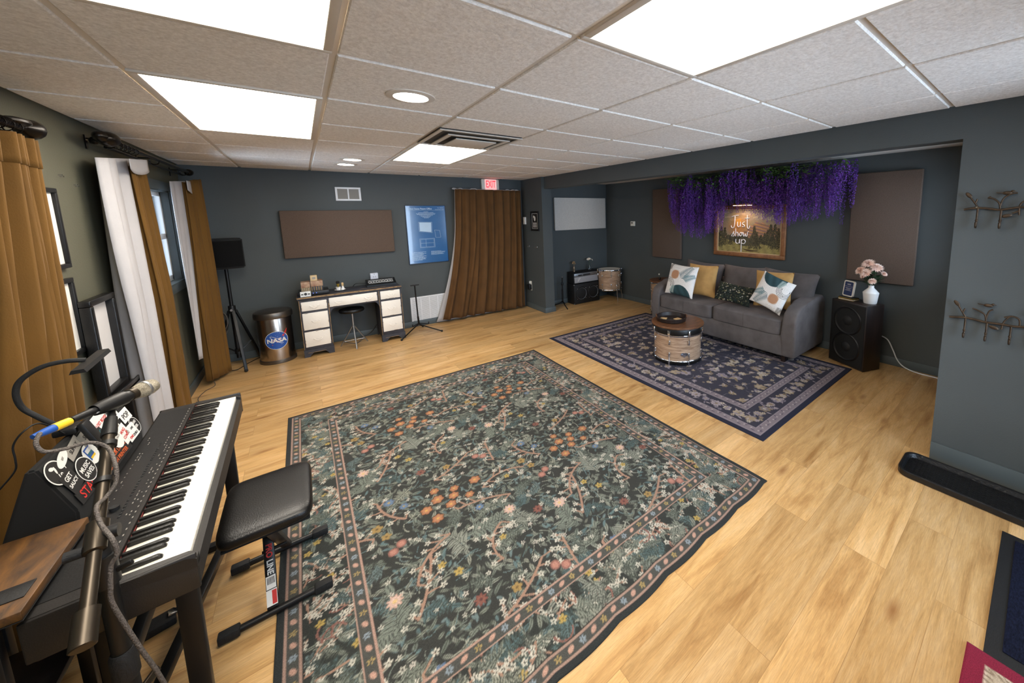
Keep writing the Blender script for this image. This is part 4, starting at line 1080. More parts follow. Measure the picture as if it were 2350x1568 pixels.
# braided cable and connector
xl = S0 + pt_
t = thing('microphone_cable', (0, 0, 0), 'grey braided microphone cable with a yellow and blue plug looping down the stand', 'cable')
pts = [xl - md * .06, (-.541, 1.515, 1.089), (-.5425, 1.50, 1.078), (-.540, 1.495, 1.062), (-.5305, 1.495, 1.048), (-.505, 1.50, 1.042), (-.4725, 1.51, 1.039), (-.448, 1.515, 1.012), (-.425, 1.46, .983), (-.424, 1.44, .945), (-.437, 1.42, .924), (-.434, 1.36, .936), (-.424, 1.33, .908), (-.400, 1.29, .880), (-.397, 1.285, .845), (-.408, 1.285, .822), (-.413, 1.28, .775), (-.415, 1.28, .735), (-.402, 1.28, .655), (-.388, 1.28, .581), (-.374, 1.285, .50), (-.36, 1.29, .38), (-.35, 1.28, .2), (-.355, 1.2, .06), (-.37, 1.12, .02), (-.40, .95, .006), (-.42, .8, .006)]
finish('lead', MB().tube(catmull(pts, 8), .0042, 10), mm('cable'), t, 60)
finish('plug', MB().tube([xl - md * .072, xl - md * .05, xl - md * .030], [.006, .009, .010], 14), mm('print_blue'), t)
finish('plug_sleeve', MB().tube([xl - md * .034, xl - md * .016, xl - md * .004], [.0104, .0106, .0100], 14), mm('yellow'), t)

# desk lamp clamped on the case
t = thing('desk_lamp', (-.648, 2.0, .907), 'black gooseneck desk lamp with a flat bar head clamped on the sticker case', 'lamp')
finish('clamp', MB().box((-.012, 0, .012), (.05, .06, .022), .006), mm('black'), t)
finish('clamp', MB().box((.028, -.01, -.022), (.016, .045, .09), .005, M=Matrix.Rotation(R(-18), 4, 'Y')), mm('black'), t)
gp = [(-.01, 0, .02), (-.035, 0, .039), (-.065, 0, .08), (-.086, 0, .117), (-.09, -.002, .165), (-.076, -.003, .205), (-.035, -.004, .236), (.01, -.004, .243), (.05, .0, .236)]
finish('gooseneck', MB().tube(catmull(gp, 8), .0072, 12), mm('rubber'), t, 60)
hb = MB(); hb.prism([(-.017, -.002), (.017, -.002), (.012, .010), (-.012, .010)], -.125, .125, Mp)
finish('head', hb, mm('black'), t, loc=(.055, .02, .222), rot=(0, 0, R(3)))
finish('led_window', MB().ext((-.013, -.115, -.0035), (.013, .115, -.002)), mm('print_grey'), t, None, loc=(.055, .02, .222), rot=(0, 0, R(3)))
cp = [(-.01, -.03, .01), (-.035, -.07, .075), (-.055, -.10, .072), (-.078, -.10, .035), (-.08, -.1, -.01), (-.085, -.1, -.044), (-.115, -.1, -.087), (-.15, -.1, -.128), (-.172, -.1, -.187), (-.178, -.1, -.5), (-.178, -.1, -.895)]
finish('power_cord', MB().tube(catmull(cp, 6), .0022, 8), mm('cable_black'), t, 60)
# ================================================================= BACK WALL
def fabric_panel(name, loc, wx_, hz, label, m, axis='y', th=.045):
    mb = MB()
    t = thing(name, loc, label, 'acoustic panel', group='fabric acoustic panels on the walls'); k = MB()
    if axis == 'y': mb.box((0, -th / 2 - .006, 0), (wx_, th, hz), .008, 3); k.box((0, -.003, 0), (wx_ * .5, .006, .05))
    else: mb.box((-th / 2 - .006, 0, 0), (th, wx_, hz), .008, 3); k.box((-.003, 0, 0), (.006, wx_ * .5, .05))
    finish('fabric_cover', mb, mm(m), t, 40); finish('wall_mount', k, mm('bare'), t); return t
fabric_panel('acoustic_panel', (.398, YB, 1.406), 1.157, .566, 'wide brown fabric panel on the back wall above the desk', 'panel')
fabric_panel('acoustic_panel', (3.938, AYB, 1.59), 1.13, .562, 'pale grey fabric panel on the alcove wall above the amplifier', 'panel_grey')
fabric_panel('acoustic_panel', (AX, 3.885, 1.41), .585, 1.10, 'brown fabric panel partly behind the purple flowers, beside the thermostat', 'panel', 'x')
fabric_panel('acoustic_panel', (AX, 1.073, 1.398), .562, 1.11, 'tall brown fabric panel on the wall behind the white flower vase', 'panel', 'x')

# poster
t = thing('framed_poster', (1.419, YB, 1.333), 'blue framed patent drawing poster beside the brown door curtain', 'poster')
w, h = .271, .418; mb = MB(); f = .008
for lo, hi in (((-w, -h), (w, -h + f)), ((-w, h - f), (w, h)), ((-w, -h + f), (-w + f, h - f)), ((w - f, -h + f), (w, h - f))): mb.ext((lo[0], -.022, lo[1]), (hi[0], 0, hi[1]), .002)
finish('frame', mb, mm('navy_frame'), t)
pp = finish('print', MB().ext((-w + f, -.014, -h + f), (w - f, -.004, h - f)), mm('poster'), t, None)
EX, EZ = (1, 0, 0), (0, 0, 1); py = -.0146
q = MB(); text_to(q, 'United States Patent Office', .034, (-w + .03, py, h - .05), EX, EZ, .0002, 'LEFT', sx=.86, bold=.0006); finish('title_lettering', q, mm('poster_line'), pp, None)
q = MB(); text_to(q, 'No. 186,826', .016, (w - .03, py, h - .038), EX, EZ, .0002, 'RIGHT'); text_to(q, 'Patented May 19, 1936', .016, (w - .025, py, h - .062), EX, EZ, .0002, 'RIGHT', sx=.8); finish('date_lettering', q, mm('poster_line'), pp, None)
q = MB(); rr_p = random.Random(4)
q.ext((-w + .03, py, h - .0735), (w - .03, py + .0004, h - .072))
for i, L in enumerate((.03, .10, .13, .12, .09, .07, .05, .03)):
    x = -L
    while x < L:
        k = rr_p.uniform(.006, .02); q.ext((x, py, h - .095 - i * .0125), (min(x + k, L), py + .0004, h - .090 - i * .0125)); x += k + .004
for blk, x0, n, ww in ((0, -w + .045, 11, .19), (1, .03, 5, .2)):
    for i in range(n):
        x = x0; e = x0 + ww * rr_p.uniform(.7, 1)
        while x < e: k = rr_p.uniform(.006, .02); q.ext((x, py, -h + .165 - i * .0115), (min(x + k, e), py + .0004, -h + .17 - i * .0115)); x += k + .004
finish('fine_lettering', q, mm('poster_line'), pp, None)
q = MB(); q.prism([(-.10, .05), (.055, .03), (.06, .17), (-.10, .175)], 0, .0004, frame_M((0, py, 0), EX, EZ)); finish('drawing_fill', q, mm('poster_line'), pp, None)
q = MB()
def ln(a, b, wd=.0022): q.bar((a[0], py, a[1]), (b[0], py, b[1]), wd, .0008, up=(0, 1, 0))
for a, b in (((-.11, -.19), (.09, -.19)), ((-.11, -.06), (.09, -.06)), ((-.11, -.19), (-.11, -.06)), ((.09, -.19), (.09, -.06)), ((-.10, -.18), (.08, -.18)), ((-.10, -.07), (.08, -.07)), ((-.10, -.18), (-.10, -.07)), ((.08, -.18), (.08, -.07)), ((-.03, -.18), (-.03, -.07)), ((-.1, -.125), (.08, -.125)),
             ((.10, .06), (.17, .05)), ((.10, .06), (.11, -.05)), ((.17, .05), (.18, -.05)), ((.11, -.05), (.18, -.05)), ((-.11, .18), (.07, .175)), ((.07, .175), (.065, .02)), ((-.11, .18), (-.108, .045)), ((-.108, .045), (.065, .02))): ln(a, b)
finish('drawing_lines', q, mm('poster_line'), pp, None)

# wall vents
def grille(name, x0, x1, z0, z1, colsn, label, m_in, slat=.012, fr=.022):
    t = thing(name, ((x0 + x1) / 2, YB, (z0 + z1) / 2), label, 'vent', group='white metal vents on the back wall'); w, h = (x1 - x0) / 2, (z1 - z0) / 2; mb = MB()
    for lo, hi in (((-w, -h), (w, -h + fr)), ((-w, h - fr), (w, h)), ((-w, -h + fr), (-w + fr, h - fr)), ((w - fr, -h + fr), (w, h - fr))): mb.ext((lo[0], -.012, lo[1]), (hi[0], 0, hi[1]), .002)
    for i in range(1, colsn):
        x = -w + fr + (2 * w - 2 * fr) * i / colsn; mb.ext((x - .007, -.011, -h + fr), (x + .007, 0, h - fr), .001)
    finish('frame', mb, mm('white_metal'), t); finish('backing', MB().ext((-w + fr, -.002, -h + fr), (w - fr, -.0005, h - fr)), mm('vent_dark'), t, None)
    s = MB(); z = -h + fr + slat * .5
    while z < h - fr: s.box((0, -.006, z), (2 * w - 2 * fr, .0012, slat * .8), M=None if True else None); z += slat
    bmesh.ops.rotate(s.bm, verts=[], cent=(0, 0, 0), matrix=Matrix.Identity(3)); finish('slat', s, mm(m_in), t, None); return t
grille('air_vent', .377, .649, 1.81, 1.98, 2, 'small white two section vent high on the back wall', 'print_grey', .009)
grille('return_grille', 1.118, 1.86, .045, .434, 6, 'large white grille low on the back wall beside the door curtain', 'white_metal', .012)

# desk
t = thing('writing_desk', (.415, 5.51, 0), 'chipped cream and navy kneehole desk against the back wall', 'desk')
x0, x1, y0, y1 = -.53, .53, -.205, .205
finish('desktop', MB().ext((x0, y0 - .012, .672), (x1, y1, .702), .006), mm('navy_paint'), t)
mb = MB(); mb.ext((x0 + .002, y0 - .0135, .690), (x1 - .002, y0 - .0115, .7035)); mb.ext((x0 - .0015, y0, .69), (x0 + .001, y1 - .05, .7035)); mb.ext((x0 + .15, y0 + .02, .7021), (x0 + .62, y0 + .035, .7026)); mb.ext((x0 + .62, y0 + .10, .7021), (x0 + .9, y0 + .112, .7026)); finish('worn_edge', mb, mm('bare'), t, None)
def drawer(x, w, z0, z1, pulls):
    d = finish('drawer', MB().ext((x - w / 2, y0 - .006, z0), (x + w / 2, y0 + .12, z1), .004), mm('cream'), t)
    for px_ in pulls:
        zc = (z0 + z1) / 2 - .012; hb = MB()
        hb.tube(catmull([(x + px_ - .036, y0 - .008, zc + .010), (x + px_ - .030, y0 - .022, zc + .004), (x + px_, y0 - .026, zc - .010), (x + px_ + .030, y0 - .022, zc + .004), (x + px_ + .036, y0 - .008, zc + .010)], 5), .0035, 8)
        for s in (-1, 1): hb.ball((x + px_ + s * .036, y0 - .008, zc + .012), (.012, .003, .007), 10)
        hb.ball((x + px_, y0 - .007, zc + .012), (.014, .002, .006), 10); finish('handle', hb, mm('cream'), d)
    wr = MB()
    q_ = random.Random(int(x * 1000 + z0 * 977))
    for k in range(5):
        e = q_.choice((0, 1, 2, 3)); a = q_.uniform(0, 1); L = q_.uniform(.01, .05)
        if e < 2: xx = x - w / 2 + w * a * .8; zz = z0 + .002 if e else z1 - .005; wr.ext((xx, y0 - .0068, zz), (xx + L, y0 - .0055, zz + .003))
        else: zz = z0 + (z1 - z0) * a * .7; xx = x - w / 2 + .001 if e == 2 else x + w / 2 - .004; wr.ext((xx, y0 - .0068, zz), (xx + .003, y0 - .0055, zz + L * .6))
    finish('chipped_edge', wr, mm('bare'), d, None)
for cx, w in ((-.38, .27), (.395, .255)):
    body = MB()
    a, b = cx - w / 2, cx + w / 2
    body.ext((a, y0, .05), (b, y1, .672), .003)
    fp = [(a - .006, 0), (a + .045, 0), (a + .055, .02), (a + .08, .045), (b - .08, .045), (b - .055, .02), (b - .045, 0), (b + .006, 0), (b + .006, .085), (a - .006, .085)]
    Mq = Matrix(((1, 0, 0, 0), (0, 0, 1, 0), (0, 1, 0, 0), (0, 0, 0, 1)))
    body.prism(fp, y0 - .008, y0 + .012, Mq); body.prism(fp, y1 - .02, y1, Mq)
    body.ext((a - .006, y0, 0), (a + .012, y0 + .05, .08)); body.ext((b - .012, y0, 0), (b + .006, y0 + .05, .08))
    finish('pedestal', body, mm('navy_paint'), t)
    wn = MB(); wn.ext((a - .001, y0 - .0015, .09), (a + .004, y0 + .002, .67)); wn.ext((b - .004, y0 - .0015, .12), (b + .001, y0 + .002, .60)); wn.ext((a + .03, y0 - .0092, .048), (b - .07, y0 - .0075, .052)); finish('worn_edge', wn, mm('bare'), t, None)
    for z0_, z1_ in ((.543, .648), (.32, .516), (.118, .296)): drawer(cx, w - .035, z0_ + (.012 if cx > 0 else 0), z1_ + (.012 if cx > 0 else 0), (0,))
mb = MB().ext((-.245, y0 + .004, .535), (.268, y1, .672), .003)
for s in (-1, 1):
    cxx = -.245 if s < 0 else .268
    mb.prism([(0, 0), (.05 * -s, 0), (.035 * -s, -.008), (.02 * -s, -.025), (.010 * -s, -.05), (0, -.06)], y0 + .004, y0 + .02, Matrix.Translation((cxx, 0, .535)) @ Mq)
finish('apron', mb, mm('navy_paint'), t)
drawer(.004, .49, .552, .660, (-.15, .15))

# things on the desk
def block(name, lo, hi, m, label, cat, group=None, bev=.003, rz=0):
    c = ((lo[0] + hi[0]) / 2, (lo[1] + hi[1]) / 2, lo[2]); mb = MB().box((0, 0, (hi[2] - lo[2]) / 2), (hi[0] - lo[0], hi[1] - lo[1], hi[2] - lo[2]), bev)
    return tag(finish(name, mb, mm(m), None, loc=c, rot=(0, 0, rz)), label, cat, group)
DT = .7035
t = thing('audio_receiver', (.04, 5.47, DT), 'flat black electronic box with blue lights on the desk under the old books', 'receiver')
finish('case', MB().ext((-.135, -.12, .004), (.15, .12, .052), .008), mm('black'), t)
for x in (.0, .03): finish('status_light', MB().cyl((x, -.1205, .03), (x, -.122, .03), .003, n=10), mm('led'), t)
for x in (-.12, .13):
    for y in (-.1, .1): finish('foot', MB().cyl((x, y, 0), (x, y, .005), .01, n=12), mm('rubber'), t)
t = thing('name_card', (-.03, 5.338, DT), 'white card with a black crest leaning on the black electronic box', 'card')
mb = MB().box((0, 0, .03), (.095, .003, .06), M=Matrix.Rotation(R(-8), 4, 'X')); finish('card', mb, mm('print'), t, None)
mb = MB().prism([(.014 * math.cos(k * PI / 4) * (1 if k % 2 else 1.2), .014 * math.sin(k * PI / 4) * (1 if k % 2 else 1.2)) for k in range(8)], 0, .0006, Matrix.Rotation(R(-8), 4, 'X') @ frame_M((0, -.0016, .03), (1, 0, 0), (0, 0, 1)))
for s in (-1, 1): mb.box((s * .03, -.0018, .028), (.02, .0006, .012), M=Matrix.Rotation(R(-8), 4, 'X'))
finish('crest', mb, mm('print_black'), t, None)
z1_ = DT + .0525
def book(x0, x1, z0, z1, m, label, yc=5.45, d=.085):
    t = thing('book', ((x0 + x1) / 2, yc, z0), label, 'book', group='old books on the black electronic box'); w, h = (x1 - x0) / 2, z1 - z0
    mb = MB(); mb.ext((-w, -d, 0), (w, d, .004), .001); mb.ext((-w, -d, h - .004), (w, d, h), .001); mb.ext((-w, -d, 0), (w, -d + .005, h), .002); finish('cover', mb, mm(m), t)
    finish('pages', MB().ext((-w + .004, -d + .005, .004), (w - .004, d - .004, h - .004)), mm('paper'), t, None)
    rb = MB()
    for k in range(5): rb.ext((-w + .1 * w + k * .4 * w, -d - .0012, .002), (-w + .1 * w + k * .4 * w + .004, -d + .001, h - .002))
    finish('spine_band', rb, mm('gold' if m != 'book_tan' else 'book_navy'), t, None)
book(-.065, .020, z1_, z1_ + .044, 'book_tan', 'tan clothbound book lying left of the dark clothbound book')
book(.024, .135, z1_, z1_ + .050, 'book_navy', 'dark clothbound book lying beside the tan clothbound book')
z2_ = z1_ + .0505
block('keepsake_box', (.025, 5.37, z2_), (.138, 5.53, z2_ + .062), 'box_a', 'printed tan box resting on the dark clothbound book', 'box', 'little boxes stacked on the desk')
block('keepsake_box', (-.063, 5.38, z1_ + .0445), (.020, 5.52, z1_ + .107), 'box_a', 'printed tan box resting on the tan clothbound book', 'box', 'little boxes stacked on the desk')
t = block('keepsake_box', (.028, 5.40, z2_ + .0625), (.092, 5.47, z2_ + .125), 'box_b', 'smallest beige box topmost of the stack on the desk', 'box', 'little boxes stacked on the desk')
finish('print', MB().ext((-.014, -.0358, .02), (.016, -.0351, .045)), mm('print_grey'), t, None)
t = tag(finish('saucer', MB().lathe([(0, 0), (.03, 0), (.035, .003), (.058, .012), (.056, .014), (.033, .006), (0, .005)], 32), mm('ceramic'), None, 60, loc=(.305, 5.50, DT)), 'white saucer on the desk holding a mug and a bottle', 'saucer')
t = thing('shaving_mug', (.288, 5.50, DT + .0065), 'tiny white mug holding a dark brush on the saucer', 'mug')
finish('cup', MB().lathe([(0, 0), (.018, 0), (.024, .012), (.025, .04), (.0225, .04), (.021, .012), (0, .006)], 24), mm('ceramic'), t, 60)
finish('brush', MB().lathe([(0, .008), (.008, .01), (.010, .05), (.014, .058), (.016, .08), (0, .082)], 16), mm('gold'), t, 60)
finish('bristles', MB().lathe([(.0, .082), (.016, .081), (.020, .105), (.012, .113), (0, .115)], 16), mm('black_matte'), t, 60)
t = thing('oil_bottle', (.333, 5.49, DT + .009), 'tiny white bottle with wooden stopper on the saucer', 'bottle')
finish('body', MB().lathe([(0, 0), (.017, 0), (.019, .01), (.012, .03), (.008, .045), (0, .045)], 20), mm('ceramic'), t, 60)
finish('stopper', MB().lathe([(0, .045), (.011, .046), (.013, .08), (.008, .088), (0, .088)], 16), mm('coaster'), t, 60)
# black slanted unit with white script
t = thing('effects_unit', (.752, 5.54, DT), 'black slanted box with white scrollwork at the right end of the desk', 'effects unit', rz=R(-2))
finish('case', MB().prism([(-.10, 0), (.10, 0), (.10, .075), (.045, .082), (-.10, .028)], -.165, .165, Matrix(((0, 0, 1, 0), (1, 0, 0, 0), (0, 1, 0, 0), (0, 0, 0, 1)))), mm('black_vinyl'), t)
sm = frame_M((0, -.028, .0558), (1, 0, 0), Vector((0, .145, .054))); q = MB(); q2 = random.Random(6)
for k in range(9):
    x = -.13 + k * .031; q.tube([sm @ Vector((x + .015 * math.cos(a), .008 * math.sin(a * 2 + k) + .022 * math.sin(a), .001)) for a in [i * .45 for i in range(15)]], .0022, 5)
q.tube([sm @ Vector((-.14, -.03, .001)), sm @ Vector((.14, -.032, .001))], .0016, 5); q.tube([sm @ Vector((-.14, .04, .001)), sm @ Vector((.14, .043, .001))], .0016, 5)
finish('scrollwork', q, mm('print'), t, None)
finish('cord', MB().tube(catmull([(-.165, .03, .04), (-.21, .05, .042), (-.27, .06, .045), (-.30, .08, .02), (-.305, .10, .006)], 6), .004, 8), mm('cable_black'), t)
t = thing('outlet_adapter', (.703, YB, .805), 'white plug adapter on the back wall above the slanted black box', 'adapter')
finish('body', MB().ext((-.045, -.05, -.045), (.045, 0, .045), .008), mm('adapter'), t)
q = MB()
for x in (-.012, .012): q.ext((x - .002, -.0506, -.012), (x + .002, -.0499, .006))
q.ext((-.005, -.0506, .026), (.005, -.0499, .032)); finish('sockets', q, mm('vent_dark'), t, None)

# stool
t = thing('stool', (.392, 5.40, 0), 'round black padded stool with steel tripod legs under the desk', 'stool', rz=R(-90))
finish('seat', MB().lathe([(0, .435), (.11, .435), (.128, .442), (.135, .458), (.128, .476), (.10, .484), (0, .486)], 40), mm('black_vinyl'), t, 50)
finish('seat_plate', MB().cyl((0, 0, .42), (0, 0, .436), .05), mm('black_metal'), t)
finish('post', MB().cyl((0, 0, .20), (0, 0, .42), .012), mm('grey_metal'), t)
for k in range(3):
    a = k * 2 * PI / 3
    finish('leg', MB().tube([(.008 * math.cos(a), .008 * math.sin(a), .26), (.165 * math.cos(a), .165 * math.sin(a), .0)], .0075, 10), mm('grey_metal'), t)
    b = a + 2 * PI / 3; r_ = .13; finish('brace', MB().cyl((r_ * math.cos(a), r_ * math.sin(a), .057), (r_ * math.cos(b), r_ * math.sin(b), .057), .005, n=10), mm('grey_metal'), t)
t = tag(finish('floor_cable', MB().tube(catmull([(.67, 5.64, .16), (.62, 5.66, .08), (.55, 5.67, .03), (.46, 5.66, .008), (.40, 5.67, .006)], 6), .005, 8), mm('cable_black')), 'black cord sagging to the floor behind the round stool', 'cord')

# trash can with round space agency badge
TC = (-.335, 5.445); t = thing('trash_can', (*TC, 0), 'brushed steel trash can with a round blue badge beside the desk', 'trash can')
finish('body', MB().lathe([(0, .025), (.150, .025), (.152, .04), (.152, .50), (.150, .505), (0, .505)], 64), mm('steel'), t)
finish('base_ring', MB().lathe([(0, 0), (.160, 0), (.162, .01), (.160, .035), (.150, .04)], 64), mm('dark_steel'), t)
finish('lid', MB().lathe([(.148, .505), (.165, .508), (.168, .52), (.168, .555), (.162, .572), (.14, .583), (.06, .592), (0, .594)], 64), mm('dark_steel'), t)
def onc(s_, z_, d): a = R(-90) + s_ / .152; return Vector(((.152 + d) * math.cos(a), (.152 + d) * math.sin(a), z_))
def bend(mb_, s0, z0, d=.001):
    for v in mb_.bm.verts: v.co = onc(s0 + v.co.x, z0 + v.co.y, d + v.co.z)
    return mb_
BS, BZ = .012, .265
def discm(r, d, rx=1.0):
    m = MB(); m.surf(lambda u, v: Vector((r * v * math.cos(2 * PI * u) * rx, r * v * math.sin(2 * PI * u), 0)), 48, 6, wrapu=True); return bend(m, BS, BZ, d)
bd_ = finish('badge', discm(.101, .0008, 1.02), mm('print'), t, 60, recalc=False); finish('badge_field', discm(.097, .0012, 1.02), mm('print_blue'), bd_, 60, recalc=False)
m = MB(); q = random.Random(8)
for k in range(34):
    a, r_ = q.uniform(0, 6.3), .09 * math.sqrt(q.random()); m.prism([(r_ * math.cos(a) + .0016 * math.cos(j * PI / 3), r_ * math.sin(a) + .0016 * math.sin(j * PI / 3)) for j in range(6)], 0, .0003)
finish('badge_stars', bend(m, BS, BZ, .0014), mm('print'), bd_, None)
def ribbon(pts, ws, d, mname, nm):
    m = MB(); P = [Vector((x, y, 0)) for x, y in pts]; L = []
    for i, p in enumerate(P):
        tg = (P[min(i + 1, len(P) - 1)] - P[max(i - 1, 0)]).normalized(); n_ = Vector((-tg.y, tg.x, 0)); L.append((m.bm.verts.new(p + n_ * ws[i]), m.bm.verts.new(p - n_ * ws[i])))
    for a, b in zip(L, L[1:]): m.bm.faces.new((a[0], b[0], b[1], a[1]))
    finish(nm, bend(m, BS, BZ, d), mm(mname), bd_, None)
ep = [(.062 * math.cos(a) * math.cos(.5) - .026 * math.sin(a) * math.sin(-.5) * -1, .062 * math.cos(a) * math.sin(-.5) + .026 * math.sin(a) * math.cos(.5)) for a in [k * .16 for k in range(3, 38)]]
ribbon([(x * .95, y * 1.2 + .005) for x, y in ep], [.0018] * len(ep), .0016, 'print', 'badge_orbit')
sw = [(-.085, -.075), (-.04, -.045), (0, -.016), (.03, .012), (.06, .045), (.085, .085), (.102, .118)]; ribbon(sw, [.002, .003, .004, .005, .0075, .008, .001], .0018, 'print_red', 'badge_swoosh')
sw = [(-.085, .0 - .02), (-.03, .0), (.02, .018), (.06, .05), (.1, .114)]; ribbon(sw, [.001, .002, .003, .006, .001], .0017, 'print_red', 'badge_swoosh')
q = MB(); text_to(q, 'NASA', .062, (0, -.002, 0), (1, 0, 0), (0, 1, 0), .0003, sx=1.06, bold=.0022); finish('badge_lettering', bend(q, BS, BZ, .0024), mm('print'), bd_, None)

# loudspeaker on stand in the corner
SP = (-.655, 5.49); t = thing('speaker_stand', (*SP, 0), 'black tripod speaker stand in the far left corner', 'speaker stand')
finish('pole', MB().tube([(0, 0, .10), (0, 0, .66), (0, 0, .661), (0, 0, 1.085)], [.019, .019, .0155, .0155], 16), mm('black_metal'), t)
finish('collar', MB().cyl((0, 0, .60), (0, 0, .68), .03), mm('black'), t); finish('lower_collar', MB().cyl((0, 0, .15), (0, 0, .20), .028), mm('black'), t)
for ang in (-75, 42, 160):
    a = R(ang); L = .20 if ang > 100 else (.22 if ang > 0 else .26); ex, ey = math.cos(a), math.sin(a)
    l = finish('leg', MB().bar((.03 * ex, .03 * ey, .63), (L * ex, L * ey, .018), .026, .016, .003), mm('black_metal'), t)
    finish('rubber_foot', MB().ball((L * ex, L * ey, .016), .016, 12), mm('rubber'), l)
    finish('brace', MB().bar((.026 * ex, .026 * ey, .175), (.62 * L * ex, .62 * L * ey, .25), .016, .008, .002), mm('grey_metal' if ang == 42 else 'black_metal'), t)
k = finish('knob', MB().cyl((0, -.03, .64), (0, -.06, .64), .012, n=10), mm('grey_metal'), t)
t = thing('loudspeaker', (-.625, 5.49, 1.087), 'black loudspeaker with curved grille on the tripod stand', 'loudspeaker', rz=R(8))
cs = [(-.115, .10), (-.13, -.02), (-.125, -.10), (-.06, -.125), (.06, -.125), (.118, -.10), (.122, -.02), (.09, .10)]
mb = MB().prism(cs, 0, .315); bmesh.ops.bevel(mb.bm, geom=mb.bm.edges[:], offset=.012, segments=3, affect='EDGES'); finish('cabinet', mb, mm('black_matte'), t, 50)
mb = MB(); mb.surf(lambda u, v: Vector((-.112 + .222 * u, -.108 - .028 * math.sin(PI * u) ** .5, .022 + .27 * v)), 24, 8); o = finish('grille', mb, mm('grille'), t, 60)
finish('side_grip', MB().ball((-.128, .0, .24), (.012, .035, .02), 14), mm('black'), t)
t = thing('coiled_cables', (-.745, 5.45, .62), 'bundle of grey cables coiled over the speaker stand knob', 'cables')
q = random.Random(3)
for k in range(7):
    w_, h_ = q.uniform(.03, .055), q.uniform(.09, .14); dx, dy = q.uniform(-.02, .02), q.uniform(-.06, -.04)
    finish('loop', MB().tube([(dx + w_ * math.sin(a), dy + .01 * math.cos(2 * a + k), .02 - h_ + h_ * math.cos(a)) for a in [i * PI / 14 for i in range(28)]], .0035, 6, closed=True), mm('cable' if k % 3 else 'cable_black'), t, 60)
t = tag(finish('power_cable', MB().tube(catmull([(-.80, 5.50, .006), (-.74, 5.41, .006), (-.68, 5.36, .006), (-.64, 5.42, .006), (-.60, 5.52, .006), (-.52, 5.66, .006), (-.46, 5.70, .02)], 7), .004, 8), mm('cable_black')), 'black power cord on the floor between the speaker stand and the trash can', 'cord')
t = tag(finish('thin_cable', MB().tube(catmull([(-.80, 5.05, .03), (-.79, 4.98, .006), (-.84, 4.88, .006), (-.86, 4.7, .006), (-.80, 4.5, .006)], 6), .003, 8), mm('cable')), 'thin brown cord on the floor beneath the far corner curtain', 'cord')

# guitar stand
t = thing('guitar_stand', (1.135, 5.42, 0), 'slim black guitar stand on the floor before the white grille', 'guitar stand')
finish('pole', MB().tube([(.012, .03, .10), (.004, .015, .22), (.004, .015, .221), (-.012, -.02, .665)], [.012, .012, .009, .009], 14), mm('black_metal'), t)
finish('neck_yoke', MB().bar((-.065, -.022, .668), (.042, -.018, .668), .022, .014, .004), mm('rubber'), t)
for x, y in ((-.262, -.235), (.245, -.2), (.10, .22)):
    l = finish('leg', MB().tube(catmull([(.012, .03, .11), (x * .35, y * .35 + .02, .075), (x, y, .014)], 6), .008, 10), mm('black_metal'), t)
    finish('rubber_tip', MB().ball((x, y, .014), (.014, .014, .014), 10), mm('rubber'), l)
for s in (-1, 1): finish('cradle_arm', MB().tube(catmull([(.012, .03, .12), (.012 + s * .07, -.02, .11), (.012 + s * .10, -.07, .115), (.012 + s * .10, -.08, .145)], 6), .007, 10), mm('rubber'), t)

# door curtain
t = thing('door_curtain', (2.2, 5.60, 0), 'long brown velvet curtain covering the exit door in the back wall', 'curtain')
def dc(x_l_top, x_r_top, x_l_bot, x_r_bot, y_, zt, zb_l, zb_r, amp, nf, seed):
    q = random.Random(seed); o_ = [(q.uniform(.5, 1.7), q.uniform(0, 6.3), q.uniform(.2, .5)) for _ in range(3)]
    def fn(u, v):
        e = max(0, (v - .25) / .75) ** 1.7
        xl = x_l_top + (x_l_bot - x_l_top) * (.25 * v + .75 * e); xr = x_r_top + (x_r_bot - x_r_top) * v
        zb = zb_l + (zb_r - zb_l) * u; s = math.sin(2 * PI * nf * u + 2 * math.sin(v * 2 + u * 6)) + sum(k * math.sin(2 * PI * nf * f * u + o + v * 2) for f, o, k in o_)
        slit = -.02 * math.exp(-((u - .48) / .02) ** 2)
        return Vector((xl + (xr - xl) * u - 2.2, y_ + amp * s * (.6 + .5 * v) - slit, zt + (zb - zt) * v))
    return MB().surf(fn, 150, 30)
cloth('panel', dc(1.805, 2.868, 1.515, 2.868, 0, 1.985, .055, .03, .024, 9, 5), mm('velvet2'), t)
cloth('lining', dc(1.83, 2.885, 1.44, 2.895, .085, 1.975, .02, .015, .010, 7, 7), mm('lining'), t)  # white cloth also stands in for the daylight leaking past the curtain edge
mb = MB().tube([(-.39, .045, 1.985), (.66, .045, 1.985)], .008, 10)
finish('rod', mb, mm('white_paint'), t)
q = MB(); r_ = random.Random(2)
for k in range(7): q.ball((r_.choice((-.36, -.30, -.1, .45, .55, .6)) + r_.uniform(-.03, .03), .05, 1.992), (.035, .012, .014), 10)
finish('gathered_top', q, mm('lining'), t, 60)
# exit sign
t = thing('exit_sign', (2.40, YB, 2.075), 'white exit sign with glowing red letters above the door curtain', 'exit sign')
finish('housing', MB().ext((-.145, -.05, -.085), (.145, 0, .085), .018, 3), mm('offwhite'), t)
finish('face', MB().ext((-.095, -.0525, -.08), (.095, -.0495, .08)), emis('exit_face', (1.0, .66, .64), .5, 'e8d0cc'), t, None)
q = MB(); text_to(q, 'EXIT', .155, (0, -.0535, 0), EX, EZ, .0006, sx=.50, bold=.002); finish('lettering', q, mm('exit_red'), t, None)

